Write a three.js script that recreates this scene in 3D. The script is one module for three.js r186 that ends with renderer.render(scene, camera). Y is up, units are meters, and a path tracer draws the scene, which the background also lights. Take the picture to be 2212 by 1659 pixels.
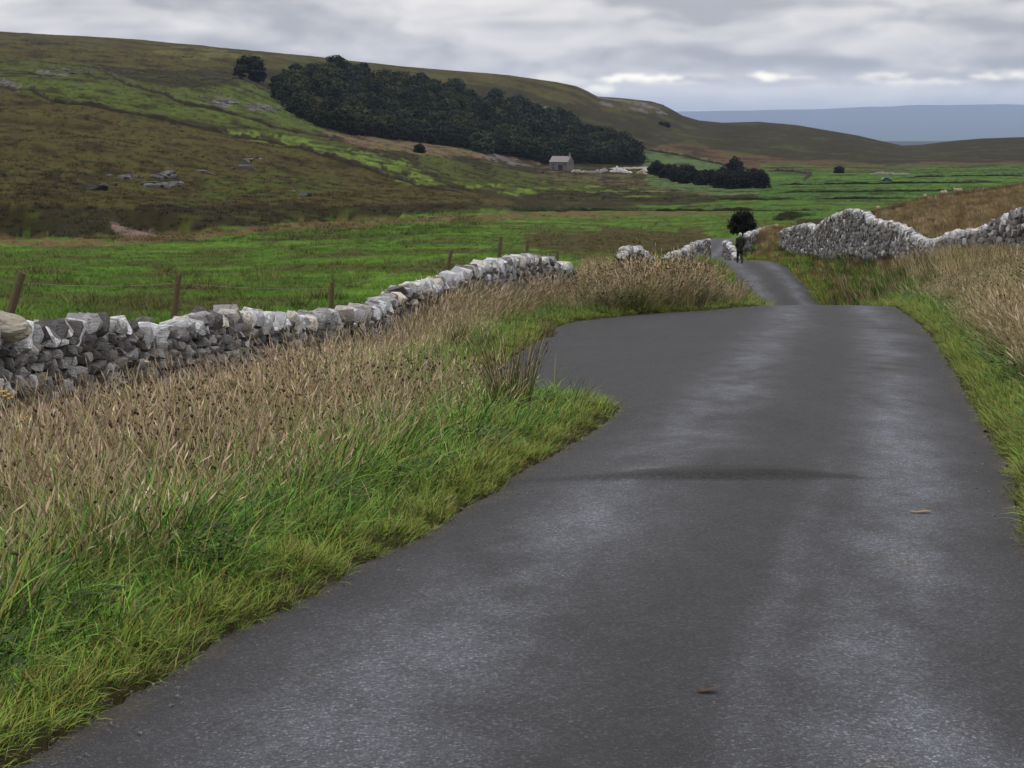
import * as THREE from 'three';
import { ConvexGeometry } from 'three/addons/geometries/ConvexGeometry.js';
import { mergeGeometries, mergeVertices, toCreasedNormals } from 'three/addons/utils/BufferGeometryUtils.js';

// ---------------------------------------------------------------- camera
const EYE = 1.7, PITCH = Math.atan(0.15154), FOV = 26;
const scene = new THREE.Scene();
const camera = new THREE.PerspectiveCamera(FOV, 4 / 3, 0.1, 90000);
camera.position.set(0, EYE, 0);
camera.rotation.set(-PITCH, 0, 0);
scene.add(camera);
const renderer = new THREE.WebGLRenderer({ antialias: true });
renderer.toneMapping = THREE.LinearToneMapping;
renderer.toneMappingExposure = 1.0;
renderer.shadowMap.enabled = true;

// ---------------------------------------------------------------- noise and random numbers
function rng(seed) { let a = seed >>> 0; return () => { a = (a + 0x6D2B79F5) | 0; let t = Math.imul(a ^ (a >>> 15), 1 | a); t = (t + Math.imul(t ^ (t >>> 7), 61 | t)) ^ t; return ((t ^ (t >>> 14)) >>> 0) / 4294967296; }; }
const PERM = new Uint8Array(512), GX = new Float32Array(256), GY = new Float32Array(256);
{ const r = rng(77); const p = [...Array(256).keys()]; for (let i = 255; i > 0; i--) { const j = (r() * (i + 1)) | 0; [p[i], p[j]] = [p[j], p[i]]; } for (let i = 0; i < 512; i++) PERM[i] = p[i & 255]; for (let i = 0; i < 256; i++) { const a = r() * 6.2832; GX[i] = Math.cos(a); GY[i] = Math.sin(a); } }
function noise(x, y) {                                   // gradient noise, about -1..1
  const xi = Math.floor(x), yi = Math.floor(y), fx = x - xi, fy = y - yi, X = xi & 255, Y = yi & 255;
  const u = fx * fx * fx * (fx * (fx * 6 - 15) + 10), v = fy * fy * fy * (fy * (fy * 6 - 15) + 10);
  const a = PERM[PERM[X] + Y], b = PERM[PERM[X + 1 & 255] + Y], c = PERM[PERM[X] + (Y + 1 & 255)], d = PERM[PERM[X + 1 & 255] + (Y + 1 & 255)];
  const n00 = GX[a] * fx + GY[a] * fy, n10 = GX[b] * (fx - 1) + GY[b] * fy, n01 = GX[c] * fx + GY[c] * (fy - 1), n11 = GX[d] * (fx - 1) + GY[d] * (fy - 1);
  return 1.5 * (n00 + u * (n10 - n00) + v * (n01 - n00 + u * (n00 - n10 - n01 + n11)));
}
function fbm(x, y, o = 4) { let s = 0, a = 0.5; for (let i = 0; i < o; i++) { s += a * noise(x, y); x = x * 2.03 + 17.3; y = y * 2.03 - 9.1; a *= 0.5; } return s; }
const clamp = (v, a = 0, b = 1) => v < a ? a : v > b ? b : v;
const sstep = (a, b, v) => { const t = clamp((v - a) / (b - a)); return t * t * (3 - 2 * t); };
const mix = (a, b, t) => a + (b - a) * t;
const lin = (v) => { v /= 255; return v <= 0.04045 ? v / 12.92 : ((v + 0.055) / 1.055) ** 2.4; };
const KC = 1.08;                                          // photo tone to base colour, one factor for everything
const LF = 0.62, col = (r, g, b, k = KC) => [lin(r) * k * LF, lin(g) * k * LF, lin(b) * k * LF];
const colr = (r, g, b, k = KC) => new THREE.Color().setRGB(...col(r, g, b, k));

// ---------------------------------------------------------------- sky: an even layer of stratocumulus with a few thin places low over the horizon
{
  const W = 4096, Hh = 2048, data = new Float32Array(W * Hh * 4);
  const slots = [[4.3, 1.8, 1.1, 0.1, 1.0], [2.95, 1.42, 0.42, 0.13, 0.9], [3.2, 1.75, 0.5, 0.08, 0.5], [8.65, 1.84, 0.55, 0.1, 0.95], [9.6, 1.8, 0.5, 0.05, 0.4], [12.5, 1.88, 0.6, 0.08, 0.55], [13.6, 1.64, 1.2, 0.07, 0.6], [15.7, 1.78, 0.5, 0.09, 0.7], [17.0, 1.8, 1.1, 0.08, 0.65], [1.4, 1.72, 1.1, 0.1, 0.45], [6.6, 1.86, 0.9, 0.05, 0.25]];
  const step = (j) => j < 1020 || j > 1180 ? 8 : 1;                        // finest low over the horizon, where the view is
  for (let j = 0; j < Hh; j += step(j)) {
    const el = ((j + 0.5) / Hh - 0.5) * 180;
    for (let i = 0; i < W; i += step(j)) {
      const az = ((i + 0.5) / W - 0.5) * 360 + 90, k = (j * W + i) * 4;      // degrees to the right of the view
      let r, g, b;
      if (el < -0.3) { r = 0.2; g = 0.21; b = 0.2; }
      else {
        const e = Math.max(el, 0) * Math.PI / 180, d = 1 / (Math.sin(e) + 0.035), a = az * Math.PI / 180;
        const px = Math.sin(a) * d, pz = Math.cos(a) * d;
        const wx = fbm(px * 0.35 + 5, pz * 0.35, 3) * 0.9, wz = fbm(px * 0.35 - 9, pz * 0.35 + 4, 3) * 0.9;
        let big = fbm(px * 0.42 + wx + 3.7, pz * 0.30 + wz + 1.2, 5), small = fbm(px * 1.5 + wx * 2, pz * 0.9 + wz * 2, 4);
        const lowBand = sstep(14, 6, el);                                    // seen edge-on the cloud bases stack into lumps
        if (lowBand > 0) { const f = (z) => { const w1 = fbm(z * 0.12 + 3, el * 0.5, 3), w2 = fbm(z * 0.12 - 8, el * 0.5 + 6, 3); return [fbm(z * 0.115 + w1 + 2.4, el * 0.62 + w2 * 0.8 + 0.7, 5), fbm(z * 0.5 + w1 * 2, el * 1.9 + w2, 4)]; }; let q = f(az); if (az > 250) { const t = (az - 250) / 20, p = f(az - 360); q = [mix(q[0], p[0], t), mix(q[1], p[1], t)]; } big = mix(big, q[0], lowBand); small = mix(small, q[1], lowBand); }
        let n = clamp(0.54 + big * 1.05 + small * 0.42);
        n = mix(n, n * n * (3 - 2 * n), 0.5);
        const lift = 1 + 1.7 * Math.sin(e);                                 // an overcast sky is nearly three times as bright overhead as low down
        let L = mix(0.34, 0.87, n) * lift;
        const low = sstep(1.9, 1.2, el);                                    // paler clear air under the cloud edge
        L = mix(L, 1.3 + 0.4 * big + 0.2 * small, low * 0.75);
        r = L * mix(0.99, 1.05, n); g = L * mix(0.98, 1.0, n); b = L * mix(1.01, 0.95, n);
        
        // thin places
        let gap = sstep(0.5, 0.75, 0.5 + fbm(az * 0.33 + 40, el * 3.2 + 7, 4) * 0.9) * Math.exp(-(((el - 1.75) / 0.28) ** 2)) * 0.45;
        for (const [sa, se, wa, we, s] of slots) { const q = ((az - sa) / wa) ** 2 + ((el - se - 0.05 * noise(az * 2, 3)) / we) ** 2; if (q < 8) gap = Math.max(gap, s * sstep(2.4, 0.2, q + 2.2 * fbm(az * 1.6, el * 8, 4))); }
        r = mix(r, 2.1, gap); g = mix(g, 1.95, gap); b = mix(b, 1.6, gap);
      }
      data[k] = r; data[k + 1] = g; data[k + 2] = b; data[k + 3] = 1;
    }
  }
  { // the coarse cells are filled in smoothly
    const rows = []; for (let j = 0; j < Hh; j += step(j)) rows.push(j); rows.push(Hh);
    for (let q = 0; q + 1 < rows.length; q++) { const j0 = rows[q], n = rows[q + 1] - j0, j1 = Math.min(rows[q + 1], rows[rows.length - 2]); if (n === 1) continue; for (const j of n > 1 ? [j0] : []) for (let i = 0; i < W; i++) if (i % 8) for (let c = 0; c < 4; c++) { const a = i - i % 8, b = (a + 8) % W; data[(j * W + i) * 4 + c] = mix(data[(j * W + a) * 4 + c], data[(j * W + b) * 4 + c], (i % 8) / 8); } }
    for (let q = 0; q + 1 < rows.length; q++) { const j0 = rows[q], n = rows[q + 1] - j0, j1 = Math.min(rows[q + 1], rows[rows.length - 2]); for (let d = 1; d < n; d++) for (let i = 0; i < W * 4; i++) data[(j0 + d) * W * 4 + i] = mix(data[j0 * W * 4 + i], data[j1 * W * 4 + i], d / n); }
  }
  const t = new THREE.DataTexture(data, W, Hh, THREE.RGBAFormat, THREE.FloatType);
  t.mapping = THREE.EquirectangularReflectionMapping; t.magFilter = THREE.LinearFilter; t.minFilter = THREE.LinearFilter; t.needsUpdate = true;
  scene.background = t; scene.environment = t;
}
const sun = new THREE.DirectionalLight(0xfff6ea, 0.7);
sun.position.set(120, 260, -200); sun.castShadow = true; sun.shadow.radius = 45;
sun.shadow.mapSize.set(2048, 2048); Object.assign(sun.shadow.camera, { left: -80, right: 80, top: 80, bottom: -80, near: 1, far: 900 });
sun.target.position.set(0, 0, -40); scene.add(sun, sun.target);
scene.fog = new THREE.FogExp2(new THREE.Color(0.53, 0.69, 1.0), 0.00004);

// ---------------------------------------------------------------- pixels of the photograph (counted 2212 x 1659) to directions
const F = 829.5 / Math.tan(FOV / 2 * Math.PI / 180), CX = 1106, CY = 829.5, SP = Math.sin(PITCH), CP = Math.cos(PITCH);
const T = (y) => { const Y = (CY - y) / F; return (Y * CP - SP) / (Y * SP + CP); };             // height over depth
const TX = (x, y = 450) => { const Y = (CY - y) / F; return (x - CX) / F / (Y * SP + CP); };     // sideways over depth
const YOF = (t) => { const Y = (t * CP + SP) / (CP - t * SP); return CY - Y * F; };
const XOF = (tx, y) => { const Y = (CY - y) / F; return CX + tx * F * (Y * SP + CP); };

// ---------------------------------------------------------------- the lie of the land: depth in metres against picture row (y) or height below the eye (h)
function pchip(X, Y) {
  const n = X.length, h = [], d = [], m = new Array(n).fill(0);
  for (let i = 0; i < n - 1; i++) { h[i] = X[i + 1] - X[i]; d[i] = (Y[i + 1] - Y[i]) / h[i]; }
  m[0] = d[0]; m[n - 1] = d[n - 2];
  for (let i = 1; i < n - 1; i++) if (d[i - 1] * d[i] > 0) { const a = 2 * h[i] + h[i - 1], b = h[i] + 2 * h[i - 1]; m[i] = (a + b) / (a / d[i - 1] + b / d[i]); }
  return (x) => {
    if (x <= X[0]) return Y[0] + (x - X[0]) * m[0];
    if (x >= X[n - 1]) return Y[n - 1] + (x - X[n - 1]) * m[n - 1];
    let lo = 0, hi = n - 1; while (hi - lo > 1) { const q = (lo + hi) >> 1; if (X[q] <= x) lo = q; else hi = q; }
    const t = (x - X[lo]) / h[lo], t2 = t * t, t3 = t2 * t;
    return Y[lo] * (2 * t3 - 3 * t2 + 1) + m[lo] * h[lo] * (t3 - 2 * t2 + t) + Y[hi] * (3 * t2 - 2 * t3) + m[hi] * h[lo] * (t3 - t2);
  };
}
const lerpTable = (pts) => (x) => { if (x <= pts[0][0]) return pts[0][1]; for (let i = 1; i < pts.length; i++) if (x <= pts[i][0]) return mix(pts[i - 1][1], pts[i][1], (x - pts[i - 1][0]) / (pts[i][0] - pts[i - 1][0])); return pts[pts.length - 1][1]; };
const plane = (D) => -EYE - 0.0607 * D;
const h_ = (D, h) => [D, h], y_ = (D, y) => [D, D * T(y)];
const near = (o) => [[-40, plane(-40) + o], [1, plane(1) + o]];
const COLS = [
  [-420, [...near(0), h_(5, -2.1), h_(16, -2.95), h_(24, -3.3), h_(40, -4.3), h_(80, -6.6), h_(165, -10.8), h_(175, -10.4), h_(190, -8.4), h_(230, -7), h_(300, -2.5), h_(420, 6), h_(650, 25), h_(720, 30), h_(1400, 82)]],
  [0, [...near(0), h_(5, -2.05), h_(11, -2.5), h_(16, -3.15), h_(24, -3.4), h_(40, -4.3), h_(80, -6.6), y_(170, 520), y_(178, 502), y_(190, 448), y_(230, 400), y_(300, 320), y_(420, 235), y_(450, 215), y_(520, 190), y_(640, 150), y_(700, 138), y_(1400, 82)]],
  [400, [...near(0), h_(8, -2.2), h_(14, -2.68), h_(20, -3.5), h_(25, -3.75), h_(40, -4.5), h_(80, -6.8), y_(190, 508), y_(198, 495), y_(212, 455), y_(250, 425), y_(330, 350), y_(420, 290), y_(500, 245), y_(650, 190), y_(760, 165), y_(1400, 103)]],
  [800, [...near(0), h_(10, -2.32), h_(18, -2.85), h_(25.5, -3.95), h_(30, -4.1), h_(45, -4.8), h_(100, -7.6), y_(230, 478), y_(238, 470), y_(250, 450), y_(300, 425), y_(400, 370), y_(470, 330), y_(600, 312), y_(740, 293), y_(900, 235), y_(1050, 165), y_(1400, 141)]],
  [1000, [...near(0), h_(18, -2.85), h_(33, -3.85), h_(60, -5.6), h_(120, -8.2), y_(280, 460), y_(300, 443), y_(420, 400), y_(520, 370), y_(650, 340), y_(790, 318), y_(950, 262), y_(1100, 210), y_(1450, 157)]],
  [1200, [...near(0), h_(33, -3.75), h_(40, -4.2), h_(60, -5.6), h_(80, -6.6), h_(130, -9), y_(330, 457), y_(400, 441), y_(470, 418), y_(600, 392), y_(800, 364), y_(850, 352), y_(1000, 300), y_(1150, 250), y_(1550, 178)]],
  [1300, [...near(0), h_(36, -3.9), h_(42, -4.15), h_(60, -5.5), h_(80, -6.9), h_(150, -9.8), y_(345, 456), y_(400, 440), y_(440, 428), y_(600, 396), y_(800, 367), y_(880, 354), y_(1000, 335), y_(1150, 290), y_(1600, 208)]],
  [1450, [...near(0), h_(36, -3.9), h_(42, -4.15), h_(55, -5.8), h_(75, -7.3), h_(100, -8.2), h_(150, -10.3), y_(350, 456), y_(440, 431), y_(520, 412), y_(600, 398), y_(800, 370), y_(1000, 352), y_(1100, 330), y_(1300, 290), y_(1700, 232)]],
  [1600, [...near(0), h_(40, -4.15), h_(54, -6.3), h_(70, -7.9), h_(85, -7.8), h_(100, -7.65), h_(112, -8.3), h_(130, -9.1), h_(170, -10.6), y_(350, 455), y_(440, 430), y_(520, 413), y_(640, 396), y_(800, 378), y_(1000, 360), y_(1100, 345), y_(1350, 300), y_(1700, 263)]],
  [1665, [...near(0), h_(40, -4.12), h_(51, -5.7), h_(65, -7.3), h_(81, -7.8), h_(94, -7.4), h_(101, -7.3), h_(106, -6.75), h_(112, -6.6), h_(130, -7.6), h_(160, -9.6), h_(200, -11.6), y_(350, 455), y_(440, 430), y_(520, 413), y_(640, 396), y_(800, 378), y_(1000, 360), y_(1120, 345), y_(1380, 302), y_(1700, 266)]],
  [1750, [...near(0), h_(40, -4.1), h_(48, -5.1), h_(60, -6.5), h_(78, -7.7), h_(88, -7.3), h_(97, -6.75), h_(108, -6.8), h_(130, -7.7), h_(200, -11.5), y_(350, 455), y_(440, 430), y_(520, 413), y_(640, 396), y_(800, 378), y_(1000, 360), y_(1150, 345), y_(1400, 305), y_(1700, 273)]],
  [1840, [...near(0), h_(40, -4.05), h_(50, -5.0), h_(64, -5.85), h_(75, -6.05), h_(82, -5.75), h_(95, -6.0), h_(130, -7.3), y_(180, 470), h_(230, -12.2), h_(350, -16.6), y_(440, 430), y_(520, 413), y_(640, 396), y_(800, 378), y_(1000, 360), y_(1150, 346), y_(1400, 312), y_(1700, 291)]],
  [1900, [...near(0), h_(40, -4.0), h_(50, -4.85), h_(60, -5.05), h_(72, -5.15), h_(90, -5.75), h_(130, -7), y_(188, 457), h_(230, -12), h_(350, -16.6), y_(440, 430), y_(520, 413), y_(640, 396), y_(800, 378), y_(1000, 360), y_(1150, 347), y_(1400, 324), y_(1700, 304)]],
  [2000, [...near(0), h_(28, -3.4), h_(35, -3.68), h_(45, -4.15), h_(58, -4.5), h_(80, -5.1), y_(190, 432), h_(230, -11.5), h_(350, -16.6), h_(440, -17.6), h_(640, -19.2), h_(800, -20), y_(1000, 359), y_(1150, 348), y_(1400, 330), y_(1650, 312)]],
  [2212, [...near(0.05), h_(9.4, -2.25), h_(14, -2.4), h_(25, -2.95), h_(48, -3.75), h_(80, -4.2), y_(190, 400), h_(230, -10), h_(350, -16.5), h_(640, -19.2), h_(800, -20), y_(1000, 357), y_(1150, 346), y_(1400, 322), y_(1600, 296)]],
  [2700, [...near(0.15), h_(9.4, -2.0), h_(14, -2.0), h_(25, -2.3), h_(48, -2.9), h_(80, -3.3), h_(190, -3.4), h_(230, -8), h_(350, -16.4), h_(640, -19.2), h_(800, -20), h_(1000, -19), h_(1150, -15), h_(1400, -4), h_(1600, 3)]],
];
const SKYLINE = lerpTable([[-600, 60], [0, 82], [300, 95], [600, 124], [900, 148], [1100, 164], [1200, 178], [1245, 187], [1272, 199], [1290, 209], [1350, 213], [1405, 219], [1430, 226], [1452, 237], [1475, 250], [1510, 260], [1560, 265], [1640, 263], [1720, 270], [1850, 292], [1950, 315], [1990, 313], [2060, 304], [2120, 299], [2212, 296], [2700, 285]]);
const NR = 520, LD0 = Math.log(1), LD1 = Math.log(13000);
const CT = [], CG = [], CDS = [];
for (const [X, pts] of COLS) {
  const [ds, hs] = pts[pts.length - 1];
  const f = pchip(...[0, 1].map((k) => [...pts, [ds * 1.12, Math.min(hs - 4, hs * 1.12 - 8)], [ds * 1.5, Math.min(hs - 25, -30)], [3300, -62], [13000, -70]].map((p) => p[k])));
  CT.push(TX(X)); CDS.push(ds);
  const g = new Float32Array(NR); for (let i = 0; i < NR; i++) g[i] = f(Math.exp(mix(LD0, LD1, i / (NR - 1)))); CG.push(g);
}
function colInterp(tx, get) {
  const n = CT.length; if (tx <= CT[0]) return get(0); if (tx >= CT[n - 1]) return get(n - 1);
  let i = 0; while (CT[i + 1] < tx) i++;
  const h = CT[i + 1] - CT[i], t = (tx - CT[i]) / h, y0 = get(i), y1 = get(i + 1), d = (y1 - y0) / h;
  const dm = i > 0 ? (y0 - get(i - 1)) / (CT[i] - CT[i - 1]) : d, dp = i < n - 2 ? (get(i + 2) - y1) / (CT[i + 2] - CT[i + 1]) : d;
  const m0 = d * dm > 0 ? 2 * d * dm / (d + dm) : 0, m1 = d * dp > 0 ? 2 * d * dp / (d + dp) : 0, t2 = t * t, t3 = t2 * t;
  return y0 * (2 * t3 - 3 * t2 + 1) + m0 * h * (t3 - 2 * t2 + t) + y1 * (3 * t2 - 2 * t3) + m1 * h * (t3 - t2);
}
function baseH(x, D) {
  if (D < 1) return plane(D);
  const tx = x / D, q = (Math.log(D) - LD0) / (LD1 - LD0) * (NR - 1), i = clamp(Math.floor(q), 0, NR - 2), t = q - i;
  let h = colInterp(tx, (c) => CG[c][i] + (CG[c][i + 1] - CG[c][i]) * t);
  if (D > 700) {
    const ds = colInterp(tx, (c) => CDS[c]);
    if (D > ds * 0.72 && D < ds * 1.5) {
      const qs = (Math.log(ds) - LD0) / (LD1 - LD0) * (NR - 1), is = Math.floor(qs), ts = qs - is;
      const hs = colInterp(tx, (c) => CG[c][is] + (CG[c][is + 1] - CG[c][is]) * ts), yy = YOF(hs / ds);
      const target = ds * T(SKYLINE(XOF(tx, yy)));
      h += (target - hs) * sstep(0.72, 1, D / ds) * sstep(1.5, 1.1, D / ds);
    }
  }
  return h;
}
// the lane
const prof = pchip([-40, 0, 34, 38, 41, 46, 54, 62, 70, 78, 88, 96, 101, 106, 112, 120, 130, 150, 165, 190, 240], [plane(-40), plane(0), plane(34), -4.0, -4.24, -4.98, -6.5, -7.55, -8.0, -7.96, -7.75, -7.66, -7.74, -8.15, -8.7, -9.1, -9.45, -10.1, -10.55, -12, -15]);
const hump = (x, D) => { const c = 11.35 + 0.03 * (x - 1.2) + 0.03 * noise(x * 1.3, 4), w = (0.25 + 0.75 * sstep(0.2, 1.5, x)) * sstep(-1.6, -0.2, x) * sstep(2.75, 1.7, x); return w * 0.055 * sstep(c - 0.06, c + 0.1, D) * sstep(c + 3.2, c + 0.6, D); };
const solveD = (y, lo = 2.5, hi = 41) => { for (let i = 0; i < 50; i++) { const m = (lo + hi) / 2; if (prof(m) < m * T(y)) lo = m; else hi = m; } return (lo + hi) / 2; };
const srcEdge = (list) => list.map(([sx, sy]) => { const x = sx * 0.864, y = sy * 0.864, D = solveD(y); return [D, TX(x, y) * D]; });
const leftNear = srcEdge([[46, 1914], [278, 1752], [428, 1677], [567, 1579], [665, 1538], [770, 1492], [903, 1405], [1053, 1336], [1157, 1266], [1273, 1205], [1400, 1125], [1480, 1075], [1535, 1038]]);
const rightNear = srcEdge([[2560, 1324], [2541, 1243], [2518, 1156], [2472, 1081], [2437, 1017], [2389, 934], [2360, 890], [2339, 854], [2295, 807], [2266, 785], [2246, 772]]);
const turn = srcEdge([[1552, 1018], [1500, 1006], [1390, 998], [1111, 978], [1111, 960], [1180, 925], [1261, 891], [1354, 833], [1389, 804], [1447, 789], [1620, 778], [1780, 772]]);
const lastL = [[40.2, 6.0], [46, 7.0], [55, 8.5], [66, 10.1], [78, 11.3], [88, 11.9], [100, 12.3], [104, 11.7], [108, 11.3], [113, 11.2], [120, 11.8], [130, 13.4], [140, 15], [165, 18.6], [190, 24], [240, 36]];
const lastR = [[41, 9.35], [46, 10.25], [55, 11.75], [66, 13.3], [78, 14.5], [88, 15.3], [100, 16.0], [103, 15.2], [107, 14.3], [112, 14.1], [120, 14.9], [130, 16.6], [140, 18.3], [165, 22], [190, 27.5], [240, 40]];
const mono = (a) => { const s = a.slice().sort((p, q) => p[0] - q[0]); for (let i = 1; i < s.length; i++) if (s[i][0] - s[i - 1][0] < 0.05) s[i][0] = s[i - 1][0] + 0.05; return s; };
const s0 = (leftNear[3][1] - leftNear[0][1]) / (leftNear[3][0] - leftNear[0][0]);
const L0 = [-30, leftNear[0][1] + s0 * (-30 - leftNear[0][0])], R0 = [-30, rightNear[0][1] - 0.2 * (30 + rightNear[0][0])];
const xlMain = lerpTable(mono([L0, ...leftNear, ...lastL]));
const xlAll = lerpTable(mono([L0, ...leftNear, ...turn, ...lastL]));
const xrAll = lerpTable(mono([R0, ...rightNear, ...lastR]));
const roadH = (x, D) => prof(D) - 0.018 * (x - (xlMain(D) + xrAll(D)) / 2) ** 2 * 0.25 + hump(x, D) + 0.012 * noise(x * 0.6, D * 0.45);
const EDGE = [...Array(220)].map(() => []); for (let D = -6; D < 200; D += D < 45 ? 0.15 : 0.6) EDGE[Math.floor(D) + 8].push([xlAll(D), D], [xrAll(D), D]);
function edgeDist(x, D) {                              // metres outside the tarmac, negative inside
  if (D > 195 || D < -6) return 99;
  const inside = x > xlAll(D) && x < xrAll(D); let m = 1e9;
  const rough = Math.max(xlAll(D) - x, x - xrAll(D)); if (!inside && rough > 7) return rough;
  const k = Math.floor(D) + 8; for (let i = Math.max(0, k - 4); i <= k + 4; i++) for (const p of EDGE[i]) { const a = p[1] - D, b = p[0] - x, q = a * a + b * b; if (q < m) m = q; }
  return inside ? -Math.sqrt(m) : Math.min(Math.sqrt(m), Math.max(rough, 4));
}
const bankGully = (x, D) => {                          // the stream's steep bank at the foot of the hill
  const tx = x / D; if (D < 160 || D > 330 || tx > 0.0) return 0;
  const foot = lerpTable([[-0.45, 168], [-0.308, 172], [-0.1965, 192], [-0.085, 233], [-0.03, 285]])(tx), k = sstep(foot - 2, foot + 8, D) * sstep(foot + 34, foot + 16, D) * sstep(0, -0.08, tx);
  return -k * 2.6 * Math.max(0, fbm(x * 0.11 + D * 0.06, D * 0.02, 3) * 2.2 + 0.1);
};
const fieldBump = (x, D) => D < 20 ? 0 : (0.07 * noise(x * 0.45, D * 0.4) + 0.13 * noise(x * 0.13 + 9, D * 0.12)) * sstep(20, 30, D) * sstep(900, 300, D);
const hillBump = (x, D) => D < 200 ? 0 : (fbm(x * 0.02 + 3, D * 0.018, 4) * 2.4 + fbm(x * 0.08, D * 0.07, 3) * 0.9) * sstep(210, 420, D) * sstep(1500, 900, D) * sstep(0.10, 0.0, x / D - (D > 850 ? 0.06 : 0));
function H(x, D) {                                     // height of the ground relative to the eye
  const e = edgeDist(x, D), wild = baseH(x, D);
  let h = wild + fieldBump(x, D) + hillBump(x, D) + bankGully(x, D);
  if (e < 3) {
    const r = roadH(clamp(x, xlAll(D), xrAll(D)), D);
    if (e <= 0) h = r - 0.05;
    else h = mix(r + 0.015 - 0.05 * (1 - sstep(0, 0.05, e)), h, sstep(0.0, 2.6, e)) + 0.05 * sstep(0, 0.3, e) * (1 + noise(x * 2, D * 2));
  }
  return h;
}
function hit(X, Y, from = 4) {                         // the point of the ground seen at a pixel
  const t = T(Y), tx = TX(X, Y); let pd = from, pf = -1;
  for (let D = from; D < 4000; D *= 1.012) { const f = D * t - H(tx * D, D); if (f <= 0) { let lo = pd, hi = D; for (let i = 0; i < 14; i++) { const m = (lo + hi) / 2; if (m * t - H(tx * m, m) > 0) lo = m; else hi = m; } return { x: tx * hi, D: hi, h: H(tx * hi, hi) }; } pd = D; }
  return null;
}
const P = (x, h, D) => new THREE.Vector3(x, h + EYE, -D);

// ---------------------------------------------------------------- names, labels
const taken = {};
const numbered = (n) => { const k = taken[n] = (taken[n] ?? -1) + 1; return k ? `${n}_${String(k).padStart(3, '0')}` : n; };
function tag(o, label, category, group, kind) { o.userData.label = label; if (category) o.userData.category = category; if (group) o.userData.group = group; if (kind) o.userData.kind = kind; return o; }
function put(o, name) { o.name = numbered(name); o.traverse((c) => { if (c.isMesh) { c.castShadow = true; c.receiveShadow = true; } }); scene.add(o); return o; }
function part(parent, name, geo, mat) { const m = new THREE.Mesh(geo, mat); m.name = name; m.castShadow = m.receiveShadow = true; parent.add(m); return m; }

// ---------------------------------------------------------------- textures
function tex(n, f, repeat = 1, srgb = false) {
  const d = new Uint8Array(n * n * 4); for (let j = 0; j < n; j++) for (let i = 0; i < n; i++) { const c = f(i / n, j / n, i, j), k = (j * n + i) * 4; d[k] = clamp(c[0], 0, 1) * 255; d[k + 1] = clamp(c[1], 0, 1) * 255; d[k + 2] = clamp(c[2], 0, 1) * 255; d[k + 3] = 255; }
  const t = new THREE.DataTexture(d, n, n); t.wrapS = t.wrapT = THREE.RepeatWrapping; t.magFilter = THREE.LinearFilter; t.minFilter = THREE.LinearMipmapLinearFilter; t.generateMipmaps = true; if (srgb) t.colorSpace = THREE.SRGBColorSpace; t.repeat.set(repeat, repeat); t.needsUpdate = true; return t;
}
const wrapN = (u, v, f, s = 0) => { // seamless noise: blend of shifted copies
  const a = noise(u * f + s, v * f + s), b = noise((u - 1) * f + s, v * f + s), c = noise(u * f + s, (v - 1) * f + s), d = noise((u - 1) * f + s, (v - 1) * f + s);
  return (a * (1 - u) + b * u) * (1 - v) + (c * (1 - u) + d * u) * v;
};

// ---------------------------------------------------------------- ground colours (what grows or lies there)
const inPoly = (x, y, p) => { let c = false; for (let i = 0, j = p.length - 1; i < p.length; j = i++) if ((p[i][1] > y) !== (p[j][1] > y) && x < (p[j][0] - p[i][0]) * (y - p[i][1]) / (p[j][1] - p[i][1]) + p[i][0]) c = !c; return c; };
const C = {
  soil: col(58, 54, 36), field: col(76, 108, 36, 1.1), fieldLight: col(94, 126, 42, 1.1), fieldBrown: col(76, 70, 42), moor: col(76, 70, 34), brown: col(76, 69, 36), brownDark: col(46, 39, 20), olive: col(74, 82, 36),
  green: col(84, 100, 42, 1.0), bracken: col(104, 126, 52, 1.05), rust: col(88, 66, 46), lowHill: col(52, 48, 26), valley: col(62, 98, 40, 1.25), straw: col(116, 100, 72), scree: col(108, 104, 108), bankDark: col(50, 46, 28), heather: col(82, 66, 46), pinkSoil: col(128, 110, 104), yellow: col(128, 128, 66),
};
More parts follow.
